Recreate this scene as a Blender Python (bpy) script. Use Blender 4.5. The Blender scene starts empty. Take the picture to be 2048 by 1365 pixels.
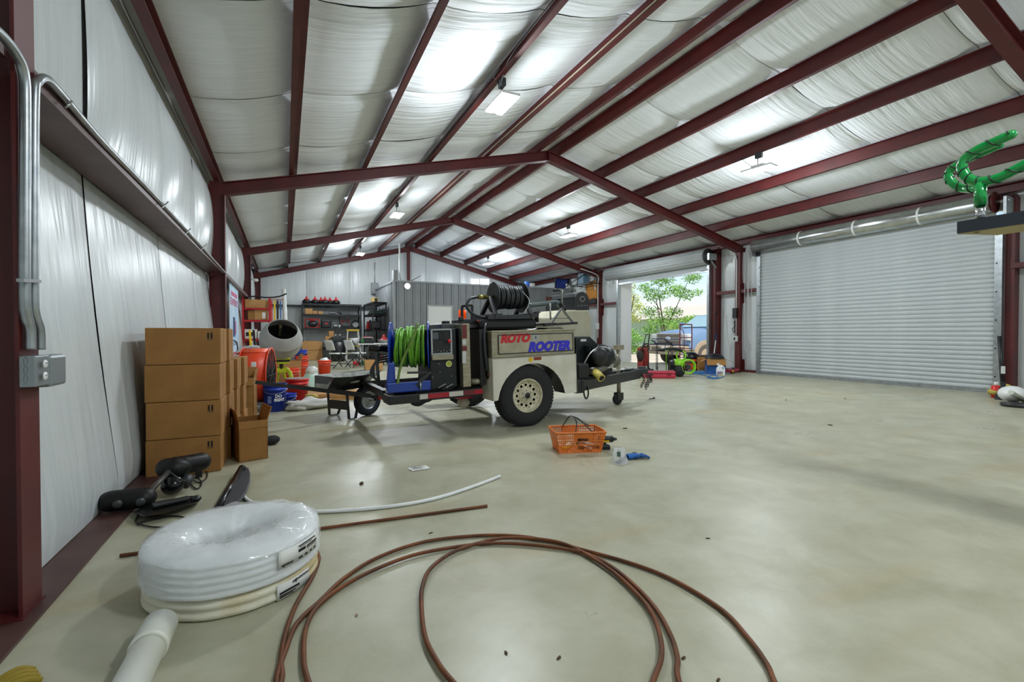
import bpy, bmesh, math, random
from mathutils import Vector, Matrix, Euler, noise as mnoise
D = bpy.data; SC = bpy.context.scene; COL = SC.collection
rnd = random.Random(7)
R = math.radians
# ------------------------------------------------------------------ camera, world, sun, exposure
FPX, YAW, PIT, CAMH = 935.15, R(25.92), R(0.8265), 1.05      # focal length in pixels of the 2048x1365 frame
_cd = D.cameras.new('camera'); _cd.sensor_width = 36.0; _cd.lens = 36.0*FPX/2048.0
_cd.clip_start = .02; _cd.clip_end = 400
CAM = D.objects.new('camera', _cd); COL.objects.link(CAM)
CAM.location = (0, 0, CAMH); CAM.rotation_euler = (R(90)-PIT, 0, -YAW)
SC.camera = CAM
W = D.worlds.new('sky'); SC.world = W; W.use_nodes = True
_n = W.node_tree.nodes; _l = W.node_tree.links
_sky = _n.new('ShaderNodeTexSky'); _sky.sky_type = 'NISHITA'; _sky.sun_disc = False
_sky.sun_elevation = R(48); _sky.sun_rotation = R(60); _sky.air_density = 1.0; _sky.dust_density = .3
_tc = _n.new('ShaderNodeTexCoord'); _cl = _n.new('ShaderNodeTexNoise'); _cl.inputs['Scale'].default_value = 2.6
_cl.inputs['Detail'].default_value = 6; _cr = _n.new('ShaderNodeValToRGB')
_cr.color_ramp.elements[0].position = .50; _cr.color_ramp.elements[1].position = .70
_mx = _n.new('ShaderNodeMix'); _mx.data_type = 'RGBA'
_bg = _n['Background']; _bg.inputs[1].default_value = .095
_l.new(_tc.outputs['Generated'], _cl.inputs['Vector']); _l.new(_cl.outputs['Fac'], _cr.inputs[0])
_l.new(_cr.outputs[0], _mx.inputs[0]); _l.new(_sky.outputs[0], _mx.inputs[6])
_mx.inputs[7].default_value = (7.0, 7.2, 7.6, 1); _l.new(_mx.outputs[2], _bg.inputs[0])
_sl = D.lights.new('sun', 'SUN'); _sl.energy = 3.6; _sl.angle = R(.6); _sl.color = (1, .96, .88)
SUN = D.objects.new('sun', _sl); COL.objects.link(SUN)
SUN.rotation_euler = Vector((.2, .45, -.87)).to_track_quat('-Z', 'Y').to_euler()
VS = SC.view_settings; VS.view_transform = 'Standard'; VS.look = 'None'; VS.gamma = 1; VS.use_curve_mapping = False
VS.exposure = 0.32
SC.cycles.max_bounces = 8; SC.cycles.diffuse_bounces = 5; SC.cycles.glossy_bounces = 3
SC.cycles.transmission_bounces = 6; SC.cycles.transparent_max_bounces = 8
SC.cycles.caustics_reflective = False; SC.cycles.caustics_refractive = False
SC.cycles.sample_clamp_indirect = 6
LAMP_W = 22.0

# ------------------------------------------------------------------ pixels to points (a pixel is only a direction)
_c, _s, _cp, _sp = math.cos(YAW), math.sin(YAW), math.cos(PIT), math.sin(PIT)
def ray(u, v):
    x = (u-1024)/FPX; y = (682.5-v)/FPX; d = _cp+y*_sp
    return Vector((x*_c+d*_s, -x*_s+d*_c, -_sp+y*_cp))
def at(u, v, ax='z', val=0.0):
    r = ray(u, v); o = Vector((0, 0, CAMH)); i = 'xyz'.index(ax)
    return o + r*((val-o[i])/r[i])

# ------------------------------------------------------------------ materials
def lin(h):
    if not isinstance(h, str): return (*h[:3], 1)
    h = h.lstrip('#'); c = [int(h[i:i+2], 16)/255 for i in (0, 2, 4)]
    return tuple(x/12.92 if x <= .04045 else ((x+.055)/1.055)**2.4 for x in c)+(1,)
MATS = {}
def mat(name, col='#888888', rough=.5, metal=0., col2=None, nscale=6., nfac=(.35, .65), bump=0., bscale=40., stretch=None, spec=.5, alpha=1., trans=0., emit=None, estr=0., coat=0., detail=4, bdist=.02):
    if name in MATS: return MATS[name]
    m = D.materials.new(name); m.use_nodes = True; MATS[name] = m
    nt = m.node_tree; b = nt.nodes['Principled BSDF']; L = nt.links
    b.inputs['Base Color'].default_value = lin(col); b.inputs['Roughness'].default_value = rough
    b.inputs['Metallic'].default_value = metal; b.inputs['Specular IOR Level'].default_value = spec
    b.inputs['Alpha'].default_value = alpha; b.inputs['Transmission Weight'].default_value = trans
    b.inputs['Coat Weight'].default_value = coat
    if emit: b.inputs['Emission Color'].default_value = lin(emit); b.inputs['Emission Strength'].default_value = estr
    if col2 or bump:
        tc = nt.nodes.new('ShaderNodeTexCoord'); vec = tc.outputs['Object']
        if stretch:
            mp = nt.nodes.new('ShaderNodeMapping'); mp.inputs['Scale'].default_value = stretch
            L.new(vec, mp.inputs['Vector']); vec = mp.outputs['Vector']
    if col2:
        n = nt.nodes.new('ShaderNodeTexNoise'); n.inputs['Scale'].default_value = nscale; n.inputs['Detail'].default_value = detail
        r = nt.nodes.new('ShaderNodeValToRGB'); e = r.color_ramp.elements
        e[0].position, e[1].position = nfac; e[0].color = lin(col); e[1].color = lin(col2)
        L.new(vec, n.inputs['Vector']); L.new(n.outputs['Fac'], r.inputs[0]); L.new(r.outputs[0], b.inputs['Base Color'])
    if bump:
        n = nt.nodes.new('ShaderNodeTexNoise'); n.inputs['Scale'].default_value = bscale; n.inputs['Detail'].default_value = 3
        bp = nt.nodes.new('ShaderNodeBump'); bp.inputs['Strength'].default_value = bump; bp.inputs['Distance'].default_value = bdist
        L.new(vec, n.inputs['Vector']); L.new(n.outputs['Fac'], bp.inputs['Height']); L.new(bp.outputs[0], b.inputs['Normal'])
    return m
M_RED = mat('red oxide steel', '#5a1a1a', .5, 0, '#4a1414', 3.)
M_REDR = mat('bright primer steel', '#a8382c', .5, 0, '#93301f', 3.)
M_BLK = mat('black paint', '#121315', .45); M_BLKG = mat('gloss black', '#0c0d0f', .22); M_RUB = mat('rubber', '#151618', .75, 0, '#1d1e20', 20.)
M_DGREY = mat('dark grey metal', '#3a3c3e', .45, .3, '#2e3031', 8.)
M_GALV = mat('galvanised steel', '#b4b9bb', .32, .85, '#9aa1a4', 14.)
M_STEEL = mat('bare steel', '#a9abac', .3, .9); M_CHROME = mat('chrome', '#d5d7d9', .12, 1.)
M_WHITE = mat('white plastic', '#e6e7e5', .4); M_GREYP = mat('grey plastic', '#8d9091', .5)
M_CARD = mat('cardboard', '#9f713a', .85, 0, '#926632', 5., bump=.1, bscale=60); M_CARDL = mat('pale cardboard', '#c0925a', .85, 0, '#b18350', 6.)
M_CARDI = mat('cardboard inside', '#b98a48', .9)
M_INK = mat('black print', '#17110c', .7); M_PAPER = mat('paper', '#e9e9e4', .8, 0, '#dcdcd8', 9.)
M_ORG = mat('orange plastic', '#f0451c', .38); M_BLUEP = mat('blue plastic', '#1b3bb4', .35); M_REDP = mat('red plastic', '#d12020', .4)
M_BLUE = mat('blue enamel', '#0d3fa6', .32, 0, '#0b368f', 5., coat=.3); M_LIME = mat('lime enamel', '#b3bf1c', .4)
M_YEL = mat('yellow plastic', '#e0b916', .45); M_REDM = mat('red enamel', '#b3151f', .4)
M_PALE = mat('pale grey', '#c9cbca', .5)

# ------------------------------------------------------------------ mesh builder
def frame_of(d):
    d = Vector(d).normalized(); a = Vector((0, 0, 1)) if abs(d.z) < .92 else Vector((1, 0, 0))
    x = a.cross(d).normalized(); return x, d.cross(x)
def spl(pts, n=8, closed=False):
    P = [Vector(p) for p in pts]; out = []; N = len(P)
    for i in range(N if closed else N-1):
        if closed: a, b, c, d = P[(i-1) % N], P[i], P[(i+1) % N], P[(i+2) % N]
        else: a, b, c, d = P[max(i-1, 0)], P[i], P[i+1], P[min(i+2, N-1)]
        for k in range(n):
            t = k/n; out.append(.5*((2*b)+(c-a)*t+(2*a-5*b+4*c-d)*t*t+(3*b-a-3*c+d)*t**3))
    if not closed: out.append(P[-1])
    return out
def TR(x=0, y=0, z=0, rx=0, ry=0, rz=0, s=1):
    return Matrix.Translation((x, y, z)) @ Euler((R(rx), R(ry), R(rz))).to_matrix().to_4x4() @ Matrix.Scale(s, 4)
class MB:
    def __init__(s): s.v = []; s.f = []; s.sm = []
    def add(s, vs, fs, smooth=False, M=None):
        o = len(s.v)
        s.v += [tuple(M @ Vector(p)) if M is not None else tuple(p) for p in vs]
        s.f += [tuple(i+o for i in f) for f in fs]; s.sm += [smooth]*len(fs); return s
    def box(s, x0, y0, z0, x1, y1, z1, M=None):
        vs = [(x, y, z) for x in (x0, x1) for y in (y0, y1) for z in (z0, z1)]
        return s.add(vs, [(0, 1, 3, 2), (4, 6, 7, 5), (0, 4, 5, 1), (2, 3, 7, 6), (0, 2, 6, 4), (1, 5, 7, 3)], False, M)
    def cbox(s, c, size, M=None):
        return s.box(*(c[i]-size[i]/2 for i in range(3)), *(c[i]+size[i]/2 for i in range(3)), M=M)
    def bar(s, p, q, w, h, M=None):
        p, q = Vector(p), Vector(q); x, y = frame_of(q-p)
        vs = [e+x*a*w/2+y*b*h/2 for e in (p, q) for a, b in ((-1, -1), (1, -1), (1, 1), (-1, 1))]
        return s.add(vs, [(3, 2, 1, 0), (4, 5, 6, 7), (0, 1, 5, 4), (1, 2, 6, 5), (2, 3, 7, 6), (3, 0, 4, 7)], False, M)
    def cyl(s, p, q, r, r2=None, n=16, cap=True, M=None, smooth=True):
        p, q = Vector(p), Vector(q); r2 = r if r2 is None else r2; x, y = frame_of(q-p)
        vs = [e+(x*math.cos(a)+y*math.sin(a))*rr for e, rr in ((p, r), (q, r2)) for a in (2*math.pi*k/n for k in range(n))]
        s.add(vs, [(k, (k+1) % n, n+(k+1) % n, n+k) for k in range(n)], smooth, M)
        if cap: s.add(vs, [tuple(range(n-1, -1, -1)), tuple(range(n, 2*n))], False, M)
        return s
    def tube(s, pts, r, n=8, closed=False, cap=True, M=None, flat=1.):
        P = [Vector(p) for p in pts]; N = len(P); vs = []; x = None
        for i in range(N):
            d = (P[(i+1) % N]-P[i-1]) if closed else (P[min(i+1, N-1)]-P[max(i-1, 0)])
            if d.length < 1e-9: d = Vector((0, 0, 1))
            d.normalize()
            if x is None: x, y = frame_of(d)
            else:
                x = (x-d*x.dot(d)); x = x.normalized() if x.length > 1e-6 else frame_of(d)[0]; y = d.cross(x)
            rr = r[i] if hasattr(r, '__len__') else r
            vs += [P[i]+(x*math.cos(2*math.pi*k/n)+y*math.sin(2*math.pi*k/n)*flat)*rr for k in range(n)]
        fs = [(i*n+k, i*n+(k+1) % n, ((i+1) % N)*n+(k+1) % n, ((i+1) % N)*n+k) for i in range(N if closed else N-1) for k in range(n)]
        s.add(vs, fs, True, M)
        if cap and not closed: s.add(vs, [tuple(range(n-1, -1, -1)), tuple(range((N-1)*n, N*n))], False, M)
        return s
    def lathe(s, prof, n=24, M=None, smooth=True, loop=False, arc=None):
        vs = []; A = n if arc is None else n+1
        for r, z in prof:
            for k in range(A):
                a = (2*math.pi if arc is None else arc)*k/n; vs.append((r*math.cos(a), r*math.sin(a), z))
        P = len(prof); fs = []
        for i in range(P if loop else P-1):
            for k in range(n):
                j = (i+1) % P; k2 = (k+1) % A; fs.append((i*A+k, i*A+k2, j*A+k2, j*A+k))
        return s.add(vs, fs, smooth, M)
    def prism(s, poly, z0, z1, M=None, smooth=False):
        n = len(poly); vs = [(x, y, z0) for x, y in poly]+[(x, y, z1) for x, y in poly]
        s.add(vs, [tuple(range(n-1, -1, -1)), tuple(range(n, 2*n))], False, M)
        return s.add(vs, [(k, (k+1) % n, n+(k+1) % n, n+k) for k in range(n)], smooth, M)
    def grid(s, fn, nu, nv, smooth=True, M=None):
        vs = [fn(i/nu, j/nv) for i in range(nu+1) for j in range(nv+1)]
        return s.add(vs, [(i*(nv+1)+j, (i+1)*(nv+1)+j, (i+1)*(nv+1)+j+1, i*(nv+1)+j+1) for i in range(nu) for j in range(nv)], smooth, M)
    def ball(s, c, r, n=14, M=None, jig=0., seed=0):
        r = r if hasattr(r, '__len__') else (r, r, r); vs = []; m = n//2
        for i in range(m+1):
            for k in range(n):
                t = math.pi*i/m; a = 2*math.pi*k/n; d = Vector((math.sin(t)*math.cos(a), math.sin(t)*math.sin(a), math.cos(t)))
                q = 1+(jig*mnoise.noise(d*2.2+Vector((seed*3.1, seed, 0))) if jig else 0)
                vs.append((c[0]+r[0]*d.x*q, c[1]+r[1]*d.y*q, c[2]+r[2]*d.z*q))
        return s.add(vs, [(i*n+k, (i+1)*n+k, (i+1)*n+(k+1) % n, i*n+(k+1) % n) for i in range(m) for k in range(n)], True, M)
    def build(s, name, m, parent=None, bev=0., solid=0., sub=0, norm=True, loc=None):
        me = D.meshes.new(name); me.from_pydata(s.v, [], s.f); me.polygons.foreach_set('use_smooth', s.sm)
        if norm:
            bm = bmesh.new(); bm.from_mesh(me); bmesh.ops.remove_doubles(bm, verts=bm.verts, dist=1e-5)
            bmesh.ops.recalc_face_normals(bm, faces=bm.faces); bm.to_mesh(me); bm.free()
        me.materials.append(m if not isinstance(m, str) else MATS[m]); me.update()
        o = D.objects.new(name, me); COL.objects.link(o); o.parent = parent
        if loc is not None: o.location = loc
        if solid: q = o.modifiers.new('t', 'SOLIDIFY'); q.thickness = solid; q.offset = 0
        if bev: q = o.modifiers.new('b', 'BEVEL'); q.width = bev; q.segments = 2; q.limit_method = 'ANGLE'; q.angle_limit = R(40)
        if sub: q = o.modifiers.new('s', 'SUBSURF'); q.levels = sub; q.render_levels = sub
        return o
def tag(o, label, cat, group=None):
    o['label'] = label; o['category'] = cat
    if group: o['group'] = group
    return o
def thing(name, label, cat, loc=(0, 0, 0), rz=0., group=None, rx=0., ry=0.):
    o = D.objects.new(name, None); COL.objects.link(o); o.empty_display_size = .1
    o.location = loc; o.rotation_euler = (R(rx), R(ry), R(rz)); return tag(o, label, cat, group)
def struct(o, label=None):
    o['kind'] = 'structure'
    if label: o['label'] = label
    return o
def dup(root, label, loc, rz=None, group=None):
    r = root.copy(); COL.objects.link(r); r.location = loc; r['label'] = label
    if rz is not None: r.rotation_euler = (0, 0, R(rz))
    if group: r['group'] = group
    for ch in list(root.children):
        c = ch.copy(); COL.objects.link(c); c.parent = r
        for g in list(ch.children):
            d = g.copy(); COL.objects.link(d); d.parent = c
    return r
def share(name, src, parent, loc=(0, 0, 0), rot=(0, 0, 0), scale=(1, 1, 1)):
    o = D.objects.new(name, src.data); COL.objects.link(o); o.parent = parent; o.location = loc; o.rotation_euler = rot; o.scale = scale
    return o
def text(body, size, M, m, parent, name='lettering', bold=0., shear=0., sx=1., align='CENTER', depth=.001, spacing=1., fit=None):
    cu = D.curves.new('t', 'FONT'); cu.body = body; cu.size = size; cu.offset = bold; cu.shear = shear; cu.align_x = align; cu.align_y = 'CENTER'
    cu.extrude = depth; cu.resolution_u = 3; cu.space_character = spacing
    t = D.objects.new('t', cu); me = D.meshes.new_from_object(t); D.objects.remove(t); D.curves.remove(cu)
    if fit:
        xs_ = [v.co.x for v in me.vertices]; ys_ = [v.co.y for v in me.vertices]; a, b, c, d = min(xs_), max(xs_), min(ys_), max(ys_)
        me.transform(Matrix.Diagonal((fit[0]/(b-a), fit[1]/(d-c), 1, 1)) @ Matrix.Translation((-(a+b)/2, -(c+d)/2, 0)))
    me.transform(M @ Matrix.Diagonal((sx, 1, 1, 1))); me.materials.clear(); me.materials.append(m); me.name = name
    o = D.objects.new(name, me); COL.objects.link(o); o.parent = parent; return o
def wob(x, y, z, sc=1.): return mnoise.noise(Vector((x*sc, y*sc, z*sc)))
# ------------------------------------------------------------------ building shell
XL, XR, ZK, SL = -.871, 11.36, 3.328, .2535
XM = (XL+XR)/2; YF, YB = -3.6, 21.62                       # front wall behind the camera, back wall
FR = [-4.0+.55, 2.375, 8.99, 15.43, 21.42]                  # rigid frame planes
def zb(x): return ZK+.205+SL*((x-XL) if x < XM else (XR-x))    # underside of the purlins
XZ = Matrix(((1, 0, 0, 0), (0, 0, 1, 0), (0, 1, 0, 0), (0, 0, 0, 1)))
YZ = Matrix(((0, 0, 1, 0), (1, 0, 0, 0), (0, 1, 0, 0), (0, 0, 0, 1)))   # prism (y, z) outline pulled along x
D1 = (3.72, 8.27, 3.28); D2 = (9.90, 14.14, 3.10)            # roller door openings: y0, y1, top

# concrete floor
def floor_mat():
    m = mat('sealed concrete', '#b9b8a0', .34, spec=.4); nt = m.node_tree; N = nt.nodes; L = nt.links; b = N['Principled BSDF']
    tc = N.new('ShaderNodeTexCoord')
    def nz(sc, det=5, rough=.55, dist=0.):
        n = N.new('ShaderNodeTexNoise'); n.inputs['Scale'].default_value = sc; n.inputs['Detail'].default_value = det
        n.inputs['Roughness'].default_value = rough; n.inputs['Distortion'].default_value = dist; L.new(tc.outputs['Object'], n.inputs['Vector']); return n.outputs['Fac']
    def ramp(f, a, b_, c0, c1):
        r = N.new('ShaderNodeValToRGB'); e = r.color_ramp.elements; e[0].position = a; e[1].position = b_; e[0].color = lin(c0); e[1].color = lin(c1); L.new(f, r.inputs[0]); return r.outputs[0]
    def mix(f, a, c, mode='MIX'):
        x = N.new('ShaderNodeMix'); x.data_type = 'RGBA'; x.blend_type = mode
        if hasattr(f, 'links'): L.new(f, x.inputs[0])
        else: x.inputs[0].default_value = f
        L.new(a, x.inputs[6])
        if hasattr(c, 'links'): L.new(c, x.inputs[7])
        else: x.inputs[7].default_value = lin(c)
        return x.outputs[2]
    base = ramp(nz(.7, 6, .6, .6), .32, .72, '#a19e84', '#b4b29b')
    base = mix(.5, base, ramp(nz(3.2, 8, .65, .3), .35, .7, '#98967c', '#c4c2ad'))
    st = N.new('ShaderNodeMapping'); st.inputs['Scale'].default_value = (.5, 2.2, 1); L.new(tc.outputs['Object'], st.inputs['Vector'])
    n2 = N.new('ShaderNodeTexNoise'); n2.inputs['Scale'].default_value = 1.3; n2.inputs['Detail'].default_value = 7; L.new(st.outputs[0], n2.inputs['Vector'])
    base = mix(ramp(n2.outputs['Fac'], .56, .72, '#000000', '#9a9a9a'), base, '#a98a55')       # tan mud smears
    base = mix(ramp(nz(1.7, 9, .7, .8), .63, .75, '#000000', '#808080'), base, '#8f5d2c')       # rust blotches
    base = mix(ramp(nz(26, 2), .73, .77, '#000000', '#606060'), base, '#5d5442')                # grit specks
    L.new(base, b.inputs['Base Color'])
    rg = N.new('ShaderNodeMapRange'); rg.inputs[1].default_value = .3; rg.inputs[2].default_value = .7; rg.inputs[3].default_value = .26; rg.inputs[4].default_value = .46
    L.new(nz(1.1, 6), rg.inputs[0]); L.new(rg.outputs[0], b.inputs['Roughness'])
    bp = N.new('ShaderNodeBump'); bp.inputs['Strength'].default_value = .06; bp.inputs['Distance'].default_value = .02
    L.new(nz(9, 4), bp.inputs['Height']); L.new(bp.outputs[0], b.inputs['Normal']); return m
struct(MB().box(-1.3, YF-.15, -.15, 11.75, YB+.2, 0).build('floor', floor_mat()), 'pale sealed concrete slab with tan and rust stains')

# white vinyl faced insulation
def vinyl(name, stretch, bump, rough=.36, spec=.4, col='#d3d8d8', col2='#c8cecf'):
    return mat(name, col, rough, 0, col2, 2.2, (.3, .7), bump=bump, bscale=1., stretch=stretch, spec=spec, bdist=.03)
M_VW = vinyl('vinyl wall', (9, 9, .45), .4, .3); M_VC = vinyl('vinyl roof', (.9, 13, .9), 1., .62, .22, '#edf1f4', '#e4e9ed')  # same white vinyl; wall tone darkened to stand for dimmer light on the walls
M_SKIN = mat('outer steel sheet', '#c8cac6', .5)

def sheet_wall(parent, axis, pos, sign, a0, a1, z0, z1, depth, seed, ztop=None, nu=10, nv=14, low=0.):
    """one roll of insulation hung against a wall; it bellies out between the girts"""
    def fn(u, v):
        a = a0+(a1-a0)*u; zt = z1 if ztop is None else ztop(a); z = z0+(zt-z0)*v
        belly = math.sin(math.pi*min(1, max(0, v))**(.6 if low else 1.))**.55*(1-abs(2*u-1)**6*.8)
        d = .012+low*(1-v)**1.5+depth*belly*(.8+.35*wob(seed, u*1.7, v*1.2))+.008*wob(a*9, seed, z*.8)
        return (pos+sign*d, a, z) if axis == 'x' else (a, pos+sign*d, z)
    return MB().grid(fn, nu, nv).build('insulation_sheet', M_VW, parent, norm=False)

# left wall
wl = struct(MB().box(-1.26, YF, 0, -1.16, YB+.1, 3.75).build('wall_left', M_SKIN), 'left wall lined with white vinyl faced insulation')
ys = [YF+.05, -1.95, -.02, 1.91, 3.84, 5.77, 7.70, 9.63, 11.56, 13.49, 15.42, 17.35, 19.28, 21.2]
for i in range(len(ys)-1):
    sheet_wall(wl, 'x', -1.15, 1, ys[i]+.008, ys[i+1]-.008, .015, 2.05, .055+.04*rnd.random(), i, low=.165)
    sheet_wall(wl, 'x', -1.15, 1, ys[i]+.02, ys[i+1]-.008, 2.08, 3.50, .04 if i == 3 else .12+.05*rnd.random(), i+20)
# back wall
wb = struct(MB().prism([(-1.26, 0), (11.7, 0), (11.7, 3.7), (XM, zb(XM)+.3), (-1.26, 3.7)], YB+.05, YB+.13, XZ).build('wall_back', M_SKIN), 'gable end wall lined with white insulation')
xs = [-1.1, .84, 2.58, 4.3, 6.0, 7.7, 9.4, 11.55]
for i in range(len(xs)-1):
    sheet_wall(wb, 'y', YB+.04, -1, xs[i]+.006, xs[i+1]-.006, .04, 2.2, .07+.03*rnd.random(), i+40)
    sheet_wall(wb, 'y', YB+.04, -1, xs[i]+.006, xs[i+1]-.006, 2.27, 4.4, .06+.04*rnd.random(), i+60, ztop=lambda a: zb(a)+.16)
# right wall
wr = MB(); X0, X1 = 11.62, 11.72
for y0, y1, z0, z1 in ((YF, D1[0], 0, 3.75), (D1[1], D2[0], 0, 3.75), (D2[1], YB+.1, 0, 3.75), (D1[0], D1[1], D1[2], 3.75), (D2[0], D2[1], D2[2], 3.75)): wr.box(X0, y0, z0, X1, y1, z1)
wr = struct(wr.build('wall_right', M_SKIN), 'right wall with two roller door openings')
for i, (a, b) in enumerate(((YF+.05, -2), (-2, -.2), (-.2, 1.7), (1.7, 3.55), (8.4, 9.72), (14.28, 15.9), (15.9, 17.4), (17.4, 19.3), (19.3, 21.3))):
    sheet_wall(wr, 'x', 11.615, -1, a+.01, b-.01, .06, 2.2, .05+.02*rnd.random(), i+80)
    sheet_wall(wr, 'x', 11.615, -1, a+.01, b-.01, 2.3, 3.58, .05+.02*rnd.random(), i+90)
# front wall, behind the photographer
wf = struct(MB().prism([(-1.26, 0), (11.7, 0), (11.7, 3.7), (XM, zb(XM)+.3), (-1.26, 3.7)], YF-.12, YF, XZ).build('wall_front', M_SKIN))
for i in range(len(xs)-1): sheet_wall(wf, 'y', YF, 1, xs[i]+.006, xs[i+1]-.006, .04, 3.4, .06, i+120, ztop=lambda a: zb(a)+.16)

# roof: steel deck with insulation rolls slung across the purlins
PX = [.15, 1.375, 2.595, 3.80, 5.02]
PX = PX+[2*XM-x for x in reversed(PX)]
EDG = [-1.05]+PX[:5]+[XM]
ce = MB()
for sgn in (-1, 1):
    f = lambda x: XM+sgn*(XM-x)
    ce.add([(f(-1.3), YF-.1, zb(-1.3)+.30), (f(-1.3), YB+.1, zb(-1.3)+.30), (XM, YB+.1, zb(XM)+.30), (XM, YF-.1, zb(XM)+.30)], [(0, 1, 2, 3)])
ce = struct(ce.build('ceiling', M_SKIN, solid=.02), 'white insulated roof underside over red purlins')
yc = [YF+.02]+[YF+.9+1.83*k for k in range(14)]; yc = [y for y in yc if y < YB-.4]+[YB]
def roof_sheet(y0, y1, right, seed):
    ed = EDG; n = 6; cols = []
    for i in range(len(ed)-1):
        for k in range(n): cols.append((ed[i]+(ed[i+1]-ed[i])*k/n, k/n))
    cols.append((ed[-1], 0))
    def fn(u, v):
        x, t = cols[int(round(u*(len(cols)-1)))]; y = y0+(y1-y0)*v
        sag = (.075 if x < 4.95 else .012)*math.sin(math.pi*t)**.8; curl = .06*abs(2*v-1)**12
        z = zb(x)+.225-sag*(1+.25*wob(x*.7, seed, v*2))+curl+.006*wob(seed, y*7, x)
        return (2*XM-x if right else x, y, z)
    return MB().grid(fn, len(cols)-1, 10).build('insulation_sheet', M_VC, ce, norm=False)
for i in range(len(yc)-1):
    roof_sheet(yc[i]+.006, yc[i+1]-.006, False, i); roof_sheet(yc[i]+.004, yc[i+1]-.004, True, i+50)

# rigid frames
ORD = ['nearest', 'second', 'third']
def frame(y, label, end=False):
    o = thing('rigid_frame', label, 'steel frame', (XM, y, 0))
    fw = .075; T = Matrix.Translation((-XM, -y, 0))
    for sg, side in ((-1, XL), (1, XR)):
        out = side-.215 if sg < 0 else side+.215
        c = MB(); a, b = min(side, out), max(side, out)
        c.box(a, y-.006, 0, b, y+.006, ZK+.21)
        c.box(side-.006, y-fw, 0, side+.006, y+fw, ZK+.01); c.box(out-.006, y-fw, 0, out+.006, y+fw, ZK+.14)
        c.box(a-.012, y-.09, 0, b+.012, y+.09, .018)
        m = MB(); m.v = c.v; c.v = [tuple(T @ Vector(p)) for p in c.v]; c.build('column', M_RED, o)
        r = MB(); e = side+sg*.2; zc = ZK+SL*abs(XM-XL)
        zo = ZK-SL*.2
        r.prism([(e, zo), (XM, zc), (XM, zc+.2), (e, zo+.2)], y-.0045, y+.0045, XZ)
        for dz in (0, .2): r.prism([(side, ZK+dz-.006), (XM, zc+dz-.006), (XM, zc+dz+.006), (side, ZK+dz+.006)], y-fw, y+fw, XZ)
        r.v = [tuple(T @ Vector(p)) for p in r.v]; r.build('rafter', M_RED, o)
    MB().box(-.012, -.085, zc-.02, .012, .085, zc+.21).build('apex_plate', M_RED, o)
    return o
frame(FR[0], 'red steel frame behind the photographer')
frame(FR[1], 'nearest red steel frame with the conduit and outlet boxes on its left column')
frame(FR[2], 'dark red steel frame just beyond the cardboard boxes, second from the camera')
frame(FR[3], 'red steel frame whose right column stands at the far side of the open door')
frame(FR[4], 'red steel end frame against the gable wall')
tag(MB().box(-.06, -.08, 0, .06, .08, ZK+SL*abs(XM-XL)-.01).build('end_column', M_RED, None, loc=(XM-.1, 21.5, 0)), 'red post in the middle of the gable wall rising above the grey office', 'column')

# purlins
def purlin(x, flip, label, name='roof_purlin'):
    h, fl, t = .2, .068, .005; s = -1 if flip else 1
    pts = [(-fl, 0), (0, 0), (0, h-t), (fl, h-t), (fl, h), (-t, h), (-t, t), (-fl+t, t), (-fl+t, .02), (-fl, .02)]
    b = MB(); b.prism([(s*px, pz) for px, pz in pts], YF, YB, XZ)
    tag(b.build(name, M_RED, None, loc=(x, 0, zb(x)+.004)), label, 'beam', 'roof purlins'); return b
NM = ['first', 'second', 'third', 'fourth']
for i, x in enumerate(PX):
    if i < 4: lb = f'{NM[i]} red roof purlin out from the left eave'
    elif i == 4: lb = 'red ridge purlin on the left side of the ridge'
    elif i == 5: lb = 'red ridge purlin on the right side of the ridge'
    else: lb = f'{NM[9-i]} red roof purlin out from the right eave above the roller doors'
    purlin(x, i > 4, lb)
def eave(x, s, label):
    b = MB(); b.prism([(0, 0), (s*.09, 0), (s*.09, .012), (s*.006, .012), (s*.006, .14), (s*.09, .152), (s*.09, .164), (0, .15)], YF, YB, XZ)
    e = tag(b.build('eave_strut', M_RED, None, loc=(x, 0, ZK+.214)), label, 'beam')
    h = MB()
    for k in range(40):
        y = YF+.4+k*.62
        for zz in (.05, .11): h.cyl((s*.0062, y, zz), (s*.0090, y, zz), .012, n=8)
    h.build('bolt_holes', M_BLK, e)['kind'] = 'stuff'
eave(-1.02, 1, 'red eave strut with bolt holes along the top of the left wall')
eave(11.51, -1, 'red eave strut along the top of the right wall over the roller doors')
# girts
M_GIRT = mat('girt steel', '#5a403a', .45, .1, '#43241f', 2.5)
def girt(name, pts, p, label, m, M=None):
    b = MB(); b.prism(pts, p[0], p[1], M if M is not None else XZ); return tag(b.build(name, m), label, 'beam')
for k, (y0, y1, lb) in enumerate(((YF, 2.30, 'brown wall girt behind the photographer'), (2.46, 8.90, 'brown steel wall girt with a conduit on it across the near left bay'), (9.08, 15.35, 'brown wall girt above the hanging banner on the left wall'), (15.51, 21.3, 'brown wall girt in the farthest left bay'))):
    girt('wall_girt', [(-1.12, 2.035), (-.885, 2.035), (-.885, 2.10), (-.893, 2.10), (-.893, 2.043), (-1.112, 2.043), (-1.112, 2.2), (-1.12, 2.2)], (y0, y1), lb, M_GIRT)
for y0, y1, lb in ((YF, 3.55, 'red wall girt right of the closed roller door'), (8.42, 8.9, 'short red wall girt between the closed door and its column'), (9.08, 9.78, 'short red wall girt beside the open door'), (14.3, 15.33, 'short red wall girt on the far side of the open door'), (15.5, 21.3, 'red wall girt right of the office behind the trailer tank')):
    girt('wall_girt', [(11.38, 2.2), (11.56, 2.2), (11.56, 2.212), (11.39, 2.212), (11.39, 2.29), (11.38, 2.29)], (y0, y1), lb, M_RED)
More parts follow.
